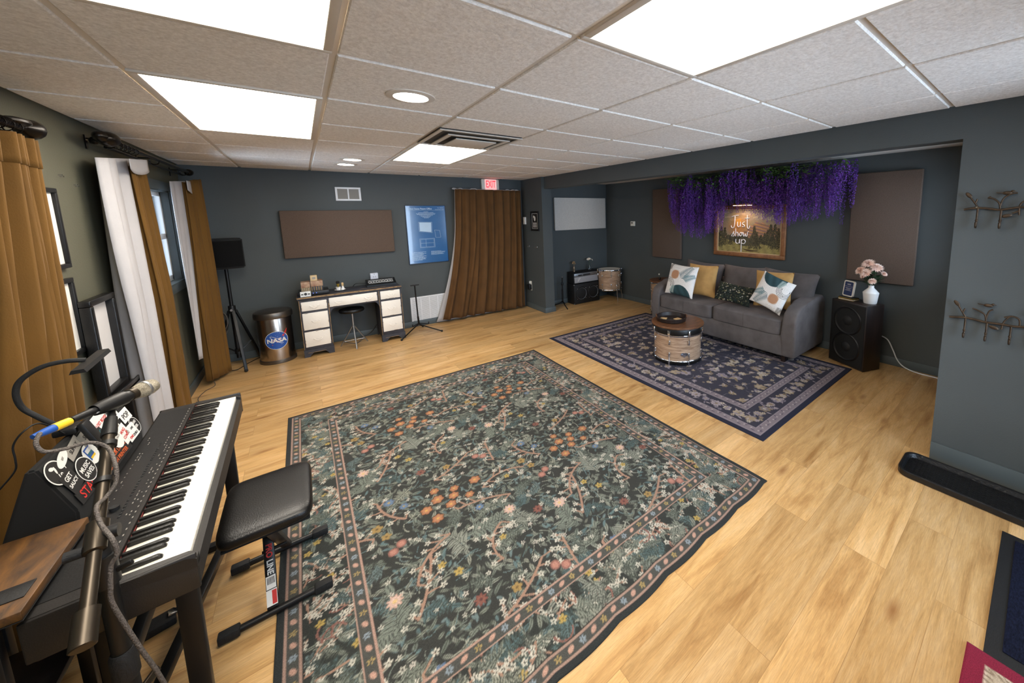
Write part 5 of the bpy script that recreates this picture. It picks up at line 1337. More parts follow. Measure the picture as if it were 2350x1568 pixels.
# partition wall bits (plane x = 2.95)
PX = 2.95
t = thing('light_switch', (PX, 5.632, 1.49), 'white control box on the partition beside the door curtain', 'switch'); finish('plate', MB().ext((-.025, -.035, -.06), (0, .035, .06), .004), mm('white_paint'), t); finish('button', MB().ext((-.029, -.012, -.02), (-.025, .012, .02), .001), mm('offwhite'), t)
t = thing('framed_photo', (PX, 5.295, 1.485), 'small black framed picture on the partition wall', 'picture')
w, h, f = .125, .157, .02; mb = MB()
for lo, hi in (((-w, -h), (w, -h + f)), ((-w, h - f), (w, h)), ((-w, -h + f), (-w + f, h - f)), ((w - f, -h + f), (w, h - f))): mb.ext((-.018, lo[0], lo[1]), (0, hi[0], hi[1]), .002)
finish('frame', mb, mm('black_metal'), t)
pr = finish('print', MB().ext((-.008, -w + f, -h + f), (-.002, w - f, h - f)), mm('print_black'), t, None)
q = MB(); k = .008
for lo, hi in (((-.09, -.125), (.09, -.12)), ((-.09, .12), (.09, .125)), ((-.09, -.125), (-.084, .125)), ((.084, -.125), (.09, .125))): q.ext((-.0086, lo[0], lo[1]), (-.0079, hi[0], hi[1]))
for i in range(6): q.ext((-.0086, -.06, -.10 + i * .014), (-.0079, .06, -.094 + i * .014))
q.ball((-.0083, .0, .04), (.0004, .028, .04), 12); q.ball((-.0083, .03, .07), (.0004, .02, .02), 10); finish('picture_lines', q, mm('print'), pr, None)
for y, l in ((5.53, 'small silver hook on the partition wall beside the door curtain'), (5.28, 'small silver hook on the partition wall below the framed picture')):
    t = MB(); t.ext((-.004, -.02, -.012), (0, .02, .012), .001); t.tube([(-.004, 0, 0), (-.025, 0, -.012), (-.03, 0, .004)], .003, 8); tag(finish('wall_hook', t, mm('chrome'), None, loc=(PX, y, 1.062)), l, 'hook', 'small silver hooks on the partition')
t = thing('plug_charger', (PX, 5.53, .37), 'black charger block plugged in low on the partition wall', 'charger'); finish('block', MB().ext((-.055, -.04, -.045), (-.006, .04, .045), .006), mm('black'), t); finish('wall_plate', MB().ext((-.006, -.036, -.06), (0, .036, .10), .002), mm('offwhite'), t); finish('night_light', MB().ext((-.03, -.014, .06), (-.006, .014, .095), .004), mm('print'), t)
# ================================================================= ALCOVE
# small mic stand, amplifier, vases, floor tom
t = thing('short_stand', (3.42, 5.28, 0), 'short folded black microphone stand beside the amplifier cabinet', 'microphone stand')
finish('pole', MB().tube([(0, 0, .06), (0, 0, .30), (0, 0, .301), (.004, 0, .50)], [.015, .015, .011, .011], 12), mm('black_metal'), t)
finish('clutch', MB().box((-.005, -.008, .39), (.035, .03, .05), .006), mm('black'), t)
finish('tip', MB().cyl((.004, 0, .495), (.004, 0, .515), .009, n=10), mm('chrome'), t)
for x, y in ((-.09, -.28), (-.12, .09), (.10, .08)): finish('leg', MB().tube(catmull([(0, 0, .09), (x * .3, y * .3, .05), (x, y, .010)], 5), .008, 8), mm('black_metal'), t)
t = thing('speaker_cabinet', (3.88, 5.275, 0), 'black two cone amplifier cabinet on the alcove floor under the amplifier head', 'speaker cabinet', rz=R(-1))
finish('cabinet', MB().ext((-.283, -.105, .004), (.283, .11, .36), .008), mm('tolex'), t)
for x in (-.125, .135):
    M = Matrix.Translation((x, -.105, .185)) @ Matrix.Rotation(R(90), 4, 'X')
    c = finish('cone', MB().lathe([(.115, .003), (.108, .006), (.10, -.0), (.045, -.03), (.04, -.02), (.025, -.012), (0, -.008)], 36, M), mm('cone'), t, 50)
    finish('cone_ring', MB().lathe([(.104, .002), (.108, .008), (.118, .007), (.122, .0)], 36, M), mm('black'), c, 50)
    q = MB()
    for k in range(4): a = PI / 4 + k * PI / 2; q.ball((x + .128 * math.cos(a), -.107, .185 + .128 * math.sin(a)), .006, 8)
    finish('bolts', q, mm('chrome'), c)
q = MB()
for x in (-.28, .28):
    for z in (.01, .352): q.ball((x, -.1, z), .011, 8)
finish('corner_caps', q, mm('grey_metal'), t)
finish('side_handle', MB().bar((-.285, -.04, .2), (-.285, .05, .2), .02, .012, .004), mm('black'), t)
t = thing('amplifier_head', (3.882, 5.29, .362), 'black amplifier head with a silver front standing on the two cone cabinet', 'amplifier', rz=R(-1))
Ms = Matrix(((0, 0, 1, 0), (1, 0, 0, 0), (0, 1, 0, 0), (0, 0, 0, 1)))
finish('case', MB().prism([(-.10, .006), (.095, .006), (.095, .205), (-.06, .205), (-.085, .19)], -.275, .275, Ms), mm('tolex'), t)
fn = Vector((0, .015, .184)).normalized(); fM = frame_M((0, -.0945, .10), (1, 0, 0), fn)
finish('grille_cloth', MB().box((0, -.03, .0025), (.515, .105, .005), .001, M=fM), mm('silver_cloth'), t)
finish('control_plate', MB().box((0, .055, .003), (.515, .055, .006), .001, M=fM), mm('grey_metal'), t)
for k in range(9): x = -.17 + (k if k < 3 else k + 1.2) * .026; finish('knob', MB().cyl(fM @ Vector((x, .05, .006)), fM @ Vector((x, .05, .022)), .009, n=12), mm('black'), t)
finish('badge', MB().tube([fM @ Vector(p) for p in catmull([(-.19, -.065, .006), (-.175, -.02, .007), (-.15, .0, .007), (-.135, -.005, .007), (-.16, -.03, .007), (-.185, -.055, .007)], 5)], .0035, 6), mm('print'), t)
for x in (-.24, .24):
    for y in (-.07, .07): finish('foot', MB().cyl((x, y, 0), (x, y, .008), .012, n=10), mm('rubber'), t)
finish('handle', MB().bar((-.07, .02, .212), (.07, .02, .212), .02, .008, .003), mm('black'), t)
ht = .362 + .2055
t = thing('bronze_vase', (3.70, 5.31, ht), 'small bronze vase with dried flowers on the amplifier head', 'vase')
finish('body', MB().lathe([(0, 0), (.022, 0), (.018, .012), (.026, .05), (.024, .075), (.012, .10), (.018, .118), (0, .116)], 20), mat('bronze_glass', '6e6152', .35, metal=.4, var=.3, vscale=30), t, 60)
q = MB(); r_ = random.Random(3)
for k in range(14): q.ball((r_.uniform(-.022, .022), r_.uniform(-.02, .02), .135 + r_.uniform(0, .045)), (.009, .009, .013), 8)
finish('dried_flowers', q, mat('dried_petals', '8d7456', .8, var=.3, vscale=30), t, 60); finish('stem', MB().cyl((0, 0, .09), (0, 0, .14), .003, n=6), mm('leaf'), t)
t = thing('glass_jar_vase', (4.04, 5.30, ht), 'clear glass bottle with cream flowers on the amplifier head', 'vase')
finish('glass', MB().lathe([(0, 0), (.026, 0), (.028, .01), (.028, .055), (.016, .075), (.016, .092), (.014, .092), (.014, .075), (.025, .054), (.025, .012), (0, .008)], 24), mm('glassc'), t, 60)
def bloom(mb, c, r, n, layers, nrm, q):
    nrm = Vector(nrm).normalized(); a_ = nrm.orthogonal().normalized(); b_ = nrm.cross(a_)
    for L in range(layers):
        f = 1 - L / (layers + .3); tilt = .25 + .9 * L / layers
        for k in range(n):
            th = 2 * PI * k / n + L * .37 + q.uniform(-.1, .1); d = a_ * math.cos(th) + b_ * math.sin(th)
            tip = Vector(c) + d * (r * f * math.cos(tilt)) + nrm * (r * (.1 + .55 * f * math.sin(tilt) + .12 * L)); mid = Vector(c) + d * (r * f * .55 * math.cos(tilt)) + nrm * (r * (.16 + .3 * f * math.sin(tilt) + .12 * L))
            sd = nrm.cross(d) * (r * .17); v = [mb.bm.verts.new(p) for p in (Vector(c) + nrm * (r * .1 * L), mid + sd, tip, mid - sd)]
            mb.bm.faces.new(v)
q = random.Random(4)
for p in ((-.035, .0, .19), (-.015, -.02, .20), (.0, .02, .195), (.045, -.01, .178)):
    m = MB(); bloom(m, p, .032, 10, 3, (p[0], -.05, .06), q); finish('flower', m, mm('petal_w'), t, None, recalc=False); finish('stem', MB().tube([(0, 0, .03), (p[0] * .6, p[1] * .5, .13), p], .0022, 6), mm('leaf'), t)

def drum_shell(t, r, z0, z1, m='oyster', lugs=8, hoop='chrome', rods=True, a_off=0, band=None):
    finish('shell', MB().lathe([(r - .004, z0), (r, z0), (r, z1), (r - .004, z1)], 64), mm(m), t, 40)
    for z in (z0, z1):
        finish('hoop', MB().lathe([(r - .004, z - .012), (r + .010, z - .012), (r + .013, z - .008), (r + .013, z + .008), (r + .010, z + .012), (r - .004, z + .012)], 64), mm(hoop), t, 40)
    lug = MB().box((r + .008, 0, 0), (.022, .018, .046), .006, 3); l0 = None
    rod = MB().cyl((r + .018, 0, 0), (r + .018, 0, 1), .0035, n=8); rod0 = None
    for k in range(lugs):
        a = a_off + 2 * PI * k / lugs
        for zc, s in ((z0 + (z1 - z0) * .27, -1), (z0 + (z1 - z0) * .73, 1)):
            if l0 is None: o = l0 = finish('lug', lug, mm('chrome'), t, 40)
            else: o = dpart(l0)
            o.location = (0, 0, zc); o.rotation_euler = (0, 0, a)
            ze = (z1 + .012) if s > 0 else (z0 - .012); lo = min(zc, ze); L = abs(ze - zc)
            if rod0 is None: o = rod0 = finish('tension_rod', rod, mm('chrome'), t, 40)
            else: o = dpart(rod0)
            o.location = (0, 0, lo); o.rotation_euler = (0, 0, a); o.scale = (1, 1, L)
    claw = MB(); claw.box((r + .012, 0, 0), (.018, .022, .022), .004); c0 = None
    for k in range(lugs):
        for z in (z0, z1):
            if c0 is None: o = c0 = finish('claw', claw, mm('chrome'), t, 40)
            else: o = dpart(c0)
            o.location = (0, 0, z); o.rotation_euler = (0, 0, a_off + 2 * PI * k / lugs)

t = thing('floor_tom', (4.315, 5.06, 0), 'floor tom drum with chrome legs in the alcove corner beside the amplifier', 'drum')
drum_shell(t, .205, .215, .57, lugs=8, a_off=.2)
finish('drumhead', MB().lathe([(0, .579), (.203, .579), (.203, .575), (0, .575)], 48), mm('drumhead'), t)
for a in (-95, -20, 110):
    a = R(a); c, s = math.cos(a), math.sin(a); r_ = .226
    l = finish('leg', MB().tube(catmull([(r_ * c, r_ * s, .40), (r_ * c, r_ * s, .16), ((r_ + .004) * c, (r_ + .004) * s, .13), ((r_ + .018) * c, (r_ + .018) * s, .075), ((r_ + .02) * c, (r_ + .02) * s, .005)], 5), .0055, 8), mm('chrome'), t)
    finish('leg_bracket', MB().ball((.218 * c, .218 * s, .30), (.018, .018, .02), 12), mm('chrome'), l)
t = thing('thermostat', (AX, 4.68, 1.40), 'white thermostat on the alcove wall beside a brown panel', 'thermostat'); finish('housing', MB().ext((-.022, -.052, -.042), (.001, .052, .042), .006), mm('offwhite'), t); finish('display', MB().ext((-.0235, -.01, .002), (-.021, .032, .024)), mm('vent_dark'), t, None)

# framed landscape with white lettering
t = thing('framed_painting', (AX, 2.52, 1.325), 'wood framed mountain landscape with white words Just show up over the sofa', 'painting')
w, h, f = .497, .342, .052; mb = MB()
for lo, hi in (((-w, -h), (w, -h + f)), ((-w, h - f), (w, h)), ((-w, -h + f), (-w + f, h - f)), ((w - f, -h + f), (w, h - f))): mb.ext((-.035, lo[0], lo[1]), (0, hi[0], hi[1]), .008, 3)
finish('frame', mb, mm('frame_wood'), t)
mb = MB(); g_ = .012; w2, h2 = w - f, h - f
for lo, hi in (((-w2, -h2), (w2, -h2 + g_)), ((-w2, h2 - g_), (w2, h2)), ((-w2, -h2), (-w2 + g_, h2)), ((w2 - g_, -h2), (w2, h2))): mb.ext((-.026, lo[0], lo[1]), (-.008, hi[0], hi[1]), .002)
finish('liner', mb, mat('cream_liner', 'b99f78', .6), t)
def landscape():
    W, H = 2 * w2, 2 * h2; c = Canvas(W, H, .004, '8d8378'); rg = random.Random(12)
    X, Y = np.meshgrid(np.linspace(0, W, c.nx), np.linspace(0, H, c.ny))
    sky = np.clip(Y / H, 0, 1); c.a[:] = np.stack([.55 + .1 * np.sin(X * 9 + Y * 20) * .3, .50 + .02 * sky, .45 - .03 * sky], -1)
    for k in range(60): c.disc(rg.uniform(0, W), H * rg.uniform(.75, 1), rg.uniform(.02, .07), rg.uniform(.006, .016), rg.choice(('a79c90', '7f7a78', '938a84', 'b5a795')), rg.uniform(-.2, .2), .6)
    glow = np.exp(-(((X - W * .36) / .14) ** 2 + ((Y - H * .62) / .14) ** 2)); c.a[:] = c.a * (1 - .8 * glow[..., None]) + np.array([.78, .50, .24]) * (.8 * glow[..., None])
    c.disc(W * .35, H * .72, .04, .04, 'd79a3e', 0, .8)
    ridge = H * (.38 + .26 * np.exp(-((X - W * .62) / .16) ** 2) + .2 * np.exp(-((X - W * .88) / .2) ** 2) + .02 * np.sin(X * 70)); m = Y < ridge; c.a[m] = np.stack([.60 + .1 * np.sin(Y * 160 + X * 40), .46 + .07 * np.sin(Y * 160 + X * 40), .36 + .04 * np.sin(Y * 130)], -1)[m]
    m = Y < H * (.40 + .03 * np.sin(X * 37) + .02 * np.sin(X * 91)); c.a[m] = [.34, .32, .25]
    m = Y < H * (.26 + .10 * np.cos(X / W * 2 * PI) + .01 * np.sin(X * 30)); n_ = .04 * np.sin(X * 60 + Y * 30); c.a[m] = np.stack([.60 + n_, .55 + n_, .34 + n_ * .5], -1)[m]
    for k in range(90): c.leaf(rg.uniform(0, W), rg.uniform(0, H * .26), .05, .004, rg.uniform(-.2, .2), rg.choice(('6b6336', '8f8550', '5b5634')), .2)
    for x, y, s_ in ((.06, .16, .26), (.12, .2, .22), (.02, .12, .2), (.22, .2, .12), (.60, .13, .29), (.64, .15, .2), (.80, .24, .18), (.84, .22, .26), (.90, .16, .30), (.95, .14, .26), (.76, .24, .14), (.70, .26, .10), (.30, .26, .08), (.36, .27, .07)):
        bx, by = x * W, y * H
        for k in range(int(260 * s_ / .2)):
            v = rg.random(); hw = s_ * .30 * (1 - v) * rg.uniform(-1, 1); c.leaf(bx + hw, by + v * s_, .022, .005, rg.uniform(-2.6, -.5), rg.choice(('3a3728', '4a4530', '5c563c', '302d22')), .2)
    c.leaf(W * .42, H * .10, .22, .012, -.35, '4a3a26', .3)
    o = c.mesh('canvas', vcol('painted_canvas', .6, .2, 220), 0, None, None, (0, 0, 0), lambda q: np.stack([-.012 + q[:, 2] * -1.0, w2 - q[:, 0], -h2 + q[:, 1]], -1), t)
    return o
cv = landscape()
def stroke(pts, wd=.0105):
    return [(-.0165, -x, z) for x, z in pts]
# hand lettered words as brush strokes: local y = -x on the canvas (viewer's right)
def word(strokes, ox, oz, s_, wd, sx_):
    for st in strokes: q_.tube(catmull([(-.0150, -(ox + x * sx_), oz + z * s_) for x, z in st], 5), wd, 6)
q_ = MB(); J = [[(0, .9), (.35, 1.0), (.75, 1.02)], [(.38, .98), (.36, .5), (.30, .1), (.12, 0), (.0, .12), (.0, .2)]]
u_ = [[(0, .5), (.0, .2), (.12, .1), (.25, .2), (.28, .5), (.30, .12)]]
s1 = [[(.25, .5), (.05, .42), (.08, .30), (.22, .24), (.2, .12), (0, .12)]]
t_ = [[(.1, 1.05), (.1, .5), (.14, .05), (.3, .0), (.36, .2)], [(-.12, .78), (.32, .8)]]
for st, dx in ((J, 0), (u_, .66), (s1, 1.12), (t_, 1.52)): word(st, -.240 + dx * .142, .04, .165, .0052, .142)
h_ = [[(0, .9), (0, .05)], [(0, .3), (.14, .5), (.25, .38), (.27, .05)]]; o_ = [[(.15, .48), (.02, .3), (.12, .1), (.26, .2), (.26, .4), (.15, .48), (.36, .44)]]; w_ = [[(0, .5), (.04, .15), (.14, .1), (.22, .35), (.28, .1), (.40, .15), (.44, .5), (.55, .6)]]
s2 = [[(-.06, .05), (.08, .35), (.20, .58), (.16, .44), (.24, .26), (.20, .08), (.06, .06)]]
for st, dx in ((s2, 0), (h_, .38), (o_, .76), (w_, 1.16)): word(st, -.225 + dx * .140, -.078, .125, .0050, .140)
p_ = [[(0, .5), (0, -.75)], [(0, .35), (.16, .5), (.3, .35), (.22, .12), (.0, .15)]]
for st, dx in ((u_, 0), (p_, .42)): word(st, -.165 + dx * .19, -.182, .145, .0052, .19)
finish('lettering', q_, emis('lettering_paint', (.9, .88, .9), 0.0, 'f2eef0'), t, 60)

# brass picture light
t = thing('picture_light', (4.44, 2.545, 1.68), 'brass picture light above the wood framed landscape, hung with purple flowers', 'picture light')
finish('shade', MB().lathe([(.0, -.16), (.013, -.158), (.016, -.15), (.016, .15), (.013, .158), (0, .16)], 16, Matrix.Rotation(R(90), 4, 'X'), a0=0, a1=2 * PI), mat('aged_brass', '8b6b3a', .35, metal=.85, var=.15), t, 50)
finish('arm', MB().tube(catmull([(.0, 0, .012), (.01, 0, .07), (.05, .0, .10), (.115, 0, .09)], 6), .004, 8), mm('gold'), t); finish('wall_mount', MB().box((.108, 0, .08), (.018, .10, .03), .004), mm('frame_wood'), t)
finish('lamp_tube', MB().cyl((-.003, -.13, -.0165), (-.003, .13, -.0165), .004, n=8), emis('warm_led_tube', (1.0, .80, .70), 5), t)
l = bpy.data.lights.new('picture_lamp', 'AREA'); l.shape = 'RECTANGLE'; l.size = .02; l.size_y = .26; l.energy = 1.7; l.color = (1, .74, .55); o = bpy.data.objects.new('picture_lamp', l); COL.objects.link(o); o.location = (4.43, 2.545, 1.655); o.rotation_euler = (0, R(22), 0)

# wisteria garland
t = thing('wisteria_garland', (4.40, 2.5, 2.0), 'mass of artificial purple wisteria hanging from the alcove ceiling over the sofa', 'garland')
prof = [(1.30, 1.66), (1.45, 1.52), (1.66, 1.46), (1.94, 1.40), (2.12, 1.46), (2.30, 1.50), (2.44, 1.60), (2.55, 1.72), (2.68, 1.66), (2.78, 1.38), (2.85, 1.30), (3.0, 1.26), (3.13, 1.18), (3.30, 1.24), (3.45, 1.28), (3.60, 1.48)]
def low(y):
    for (a, za), (b, zb) in zip(prof, prof[1:]):
        if a <= y <= b: return za + (zb - za) * (y - a) / (b - a)
    return 1.6
q = random.Random(21); vars_ = []
def strand_mesh(L, seed, deep):
    r_ = random.Random(seed); mb = MB(); n = int(L / .0075)
    for i in range(n):
        z = -L * i / n; f = i / n; rad = .030 * (1 - f) ** .6 * min(1, .35 + f * 5) + .006
        for k in range(3):
            a = r_.uniform(0, 6.3); c = Vector((rad * math.cos(a) * r_.uniform(.5, 1.1), rad * math.sin(a) * r_.uniform(.5, 1.1), z + r_.uniform(-.006, .006))); s_ = r_.uniform(.007, .013) * (1 - .45 * f)
            d = Vector((math.cos(a), math.sin(a), r_.uniform(-.9, .3))).normalized(); e = d.orthogonal().normalized() * s_; g2 = d.cross(e)
            for aa, bb in ((e, g2), (g2, -e)): 
                v = [mb.bm.verts.new(p) for p in (c, c + d * s_ * .8 + aa * .9, c + d * s_ * 1.5, c + d * s_ * .8 + bb * .9)]; mb.bm.faces.new(v)
    return mb
base_ = []
for k in range(8):
    o = finish('flower_strand', strand_mesh((.30, .36, .42, .48, .26, .40, .52, .33)[k], 40 + k, k % 3 == 0), mm('wistd' if k % 3 == 0 else 'wist'), t, None, recalc=False); base_.append((o, (.30, .36, .42, .48, .26, .40, .52, .33)[k]))
n_s = 0
for k in range(150):
    y = 1.31 + 2.30 * (k + q.uniform(-.4, .4)) / 149; x = q.uniform(4.16, 4.455); zb = low(min(max(y, 1.30), 3.6)) + abs(q.gauss(0, .075)) * (1 if x > 4.28 else .8)
    o, L = base_[q.randrange(8)]
    if 2.33 < y < 2.76: x = q.uniform(4.16, 4.35)
    if 2.42 < y < 2.68 and zb < 1.70: zb = 1.72
    zt = zb + L * q.uniform(.9, 1.1)
    while zt < 1.86 and q.random() < .75:
        o2, L2 = base_[q.randrange(8)]
        c = dpart(o2) if n_s >= 8 else o2; n_s += 1
        c.location = (x - 4.40 + q.uniform(-.03, .03), y - 2.5 + q.uniform(-.03, .03), min(zt + L2 * .55, 2.085) - 2.0); c.rotation_euler = (q.uniform(-.1, .1), q.uniform(-.1, .1), q.uniform(0, 6.3)); zt += L2 * .5
    if n_s < 8: c = base_[n_s][0]; n_s += 1
    else: c = dpart(o)
    c.location = (x - 4.40, y - 2.5, min(zb + L, 2.085) - 2.0); c.rotation_euler = (q.uniform(-.06, .06), q.uniform(-.06, .06), q.uniform(0, 6.3))
lf = MB(); r_ = random.Random(5)
for k in range(1500):
    y = r_.choice((r_.uniform(1.3, 3.62), r_.uniform(2.55, 3.55), r_.uniform(1.9, 2.2))); x = r_.uniform(4.15, 4.50); zt = 2.09 - abs(r_.gauss(0, .09)) - (.12 * r_.random() if 2.6 < y < 3.3 else 0)
    a = r_.uniform(0, 6.3); d = Vector((math.cos(a), math.sin(a), r_.uniform(-1.2, .1))).normalized(); s_ = r_.uniform(.03, .055); w3 = d.orthogonal().normalized() * s_ * .26; c = Vector((x - 4.40, y - 2.5, zt - 2.0))
    v = [lf.bm.verts.new(p) for p in (c, c + d * s_ * .5 + w3, c + d * s_, c + d * s_ * .5 - w3)]; lf.bm.faces.new(v)
lo = finish('leaves', lf, mm('leaf2'), t, None, recalc=False); lo['kind'] = 'stuff'
tw = MB(); 
for k in range(7): tw.tube(catmull([(r_.uniform(-.2, .1), -1.15 + i * .33 , .075 + r_.uniform(-.01, .01)) for i in range(8)], 4), .003, 5)
finish('vine_stem', tw, mm('leaf'), t)

# ---- sofa
t = thing('sofa', (4.13, 2.525, 0), 'charcoal grey chenille sofa with three back cushions under the landscape painting', 'sofa')
finish('base', MB().ext((-.36, -.87, .075), (.36, .87, .295), .02, 3), mm('sofa'), t)
arm = [(-.365, .075), (.375, .075), (.375, .60), (.30, .655), (.12, .645), (-.10, .625), (-.25, .595), (-.335, .535), (-.37, .44), (-.375, .30)]
Mq = Matrix(((1, 0, 0, 0), (0, 0, 1, 0), (0, 1, 0, 0), (0, 0, 0, 1)))
for ya, yb in ((-.99, -.845), (.835, .98)):
    mb = MB().prism(arm, ya, yb, Mq); bmesh.ops.bevel(mb.bm, geom=mb.bm.edges[:], offset=.034, segments=4, affect='EDGES', profile=.55); finish('arm', mb, mm('sofa'), t, 60)
def puff(c, d, crown=.02, e=.16, nseg=26):
    """soft upholstered block: superellipsoid with crowned faces"""
    m = MB(); dx, dy, dz = [v / 2 for v in d]
    def fn(u, v):
        a, b = (v - .5) * PI, (u - .5) * 2 * PI; sg = lambda c_, p: math.copysign(abs(c_) ** p, c_)
        x, y, z = sg(math.cos(a), e) * sg(math.cos(b), e), sg(math.cos(a), e) * sg(math.sin(b), e), sg(math.sin(a), e)
        return Vector((c[0] + dx * x, c[1] + dy * y, c[2] + dz * z * (1 + crown * (1 - x * x) * (1 - y * y) / dz)))
    m.surf(fn, 64, 30); bmesh.ops.remove_doubles(m.bm, verts=m.bm.verts[:], dist=1e-5); return m
for yc in (-.422, .415): finish('seat_cushion', puff((-.075, yc, .372), (.60, .832, .175), .006), mm('sofa'), t, 60)
finish('back_frame', MB().ext((.25, -.85, .28), (.37, .84, .70), .03, 3), mm('sofa'), t, 60)
def pillow_mesh(w, h, d, n=22, pinch=.07):
    def side(sg):
        def fn(u, v):
            a, b = 2 * u - 1, 2 * v - 1; k = 1 - pinch * (a * a * (1 - b * b) * 0 + (1 - abs(b) ** 2) * abs(a) ** 6 + (1 - abs(a) ** 2) * abs(b) ** 6)
            th = sg * d / 2 * max(0, (1 - abs(a) ** 2.6)) ** .55 * max(0, (1 - abs(b) ** 2.6)) ** .55
            return Vector((th, a * w / 2 * k, b * h / 2 * k))
        return fn
    m = MB(); m.surf(side(-1), n, n); m.surf(side(1), n, n); bmesh.ops.remove_doubles(m.bm, verts=m.bm.verts[:], dist=1e-4); return m
for yc, w_, tilt in ((.50, .60, .04), (-.115, .58, -.01), (-.66, .60, .03)):
    o = finish('back_cushion', pillow_mesh(w_ + .03, .48, .20, pinch=.09), mm('sofa'), t, 70, loc=(.165, yc, .665), rot=(tilt, R(14), 0))
for y in (-.86, .86):
    for x in (-.31, .30): finish('foot', MB().tube([(x, y, .008), (x, y, .08)], [.026, .034], 4), mm('dark_wood'), t, 30)

def place(t, loc, lean, roll=0, yaw=0):
    t.location = loc; t.rotation_euler = (0, 0, 0); t.matrix_world = Matrix.Translation(loc) @ Matrix.Rotation(yaw, 4, 'Z') @ Matrix.Rotation(lean, 4, 'Y') @ Matrix.Rotation(roll, 4, 'X')
def pil_uv(w, h, d, pinch=.07):
    def f(q):
        a = 1 - q[:, 0] / w * 2; b = q[:, 1] / h * 2 - 1
        k = 1 - pinch * ((1 - np.abs(b) ** 2) * np.abs(a) ** 6 + (1 - np.abs(a) ** 2) * np.abs(b) ** 6)
        th = -d / 2 * np.maximum(0, 1 - np.abs(a) ** 2.6) ** .55 * np.maximum(0, 1 - np.abs(b) ** 2.6) ** .55
        return np.stack([th, a * w / 2 * k, b * h / 2 * k], -1)
    return f
def half_back(w, h, d, pinch=.07, n=22):
    def fn(u, v):
        a, b = 2 * u - 1, 2 * v - 1; k = 1 - pinch * ((1 - abs(b) ** 2) * abs(a) ** 6 + (1 - abs(a) ** 2) * abs(b) ** 6)
        return Vector((d / 2 * max(0, (1 - abs(a) ** 2.6)) ** .55 * max(0, (1 - abs(b) ** 2.6)) ** .55, a * w / 2 * k, b * h / 2 * k))
    return MB().surf(fn, n, n)
def botanical(seed):
    c = Canvas(.45, .45, .004, 'eae6e2'); rg = random.Random(seed)
    for k in range(12): c.line([(.02 + k * .016, .44), (.02 + k * .016 + .004, .40 - .002 * k)], .0012, 'b9aaa0')
    c.disc(.15, .29, .062, .062, 'b98a6a')
    X, Y = np.meshgrid(np.arange(c.nx) * .004, np.arange(c.ny) * .004)
    for r_ in (.05, .065, .08, .095, .11):
        d_ = np.abs(np.hypot(X - .06, Y - .13) - r_); m = (d_ < .0024) & (Y > .11); c.a[m] = [.2, .19, .19]
    m = np.hypot(X - .26, (Y + .02) * .95) < .165; tx = .05 * np.sin(X * 60 + Y * 30); c.a[m] = np.stack([.19 + tx * .4, .29 + tx * .6, .31 + tx * .6], -1)[m]
    def frond(x, y, a, L, col):
        for k in range(11):
            t_ = k / 11; px_, py_ = x + L * t_ * math.cos(a), y + L * t_ * math.sin(a)
            for s in (-1, 1): c.leaf(px_, py_, L * .42 * (1 - .6 * t_), .007, a + s * .8, col, s * .3)
        c.line([(x, y), (x + L * math.cos(a), y + L * math.sin(a))], .0018, col)
    frond(.25, .25, .95, .22, '4c6b72'); frond(.30, .24, .45, .16, '6d8a90'); frond(.02, .36, 1.25, .10, '9a9590'); frond(.12, .02, 1.2, .12, '9fb0ac')
    return c
vp = vcol('printed_pillow_cloth', .9, .25, 300, .0)
def deco_pillow(name, c, w, h, d, label, loc, lean, roll=0, yaw=0, back='ceramic', tassel=False):
    t = thing(name, (0, 0, 0), label, 'pillow', group='throw pillows on the sofa'); s_ = (w / c.W, h / c.H)
    f = pil_uv(c.W, c.H, d)
    def vert(q): p = f(q); p[:, 1] *= s_[0]; p[:, 2] *= s_[1]; return p
    def v2(q): return vert(q)
    c.mesh('cover_front', vp, 0, None, None, (0, 0, 0), v2, t); finish('cover_back', half_back(w, h, d), mm(back), t, 70); place(t, loc, lean, roll, yaw); return t
deco_pillow('throw_pillow', botanical(1), .48, .42, .13, 'upright white leaf print pillow at the sofa arm near the drum side table', (3.87, 3.06, .686), R(17), .02, R(-3))
deco_pillow('throw_pillow', botanical(2), .37, .37, .12, 'white leaf print pillow tipped on its corner against a mustard pillow', (3.92, 1.865, .702), R(18), R(199), R(4))
def floral():
    c = Canvas(.44, .24, .004, '1d211f'); rg = random.Random(14)
    for k in range(420): c.leaf(rg.uniform(0, .44), rg.uniform(0, .24), rg.uniform(.014, .03), .0036, rg.uniform(0, 6.3), rg.choice(('3c4a34', '5d6145', '2e4a44', '7a774f', '46553b')), .3)
    for k in range(70): c.daisy(rg.uniform(0, .44), rg.uniform(0, .24), rg.uniform(.005, .010), 5, rg.choice(('d6cfbd', 'c3b78f', 'b9b2a6', '8a7b55')), '3a3a30', rg.random() * 6)
    return c
deco_pillow('lumbar_pillow', floral(), .45, .235, .12, 'small dark floral lumbar pillow in the middle of the sofa', (3.99, 2.36, .60), R(24), R(6), R(8), 'black_matte')
for label, loc, lean, roll, yaw in (('mustard velvet pillow behind the upright white leaf print pillow', (4.045, 2.86, .692), R(12), .0, R(4)), ('mustard velvet pillow behind the tipped white leaf print pillow', (4.085, 1.935, .70), R(12), R(-2), 0)):
    o = finish('throw_pillow', pillow_mesh(.43, .42, .12), mm('mustard'), None, 70); tag(o, label, 'pillow', 'throw pillows on the sofa'); place(o, loc, lean, roll, yaw)

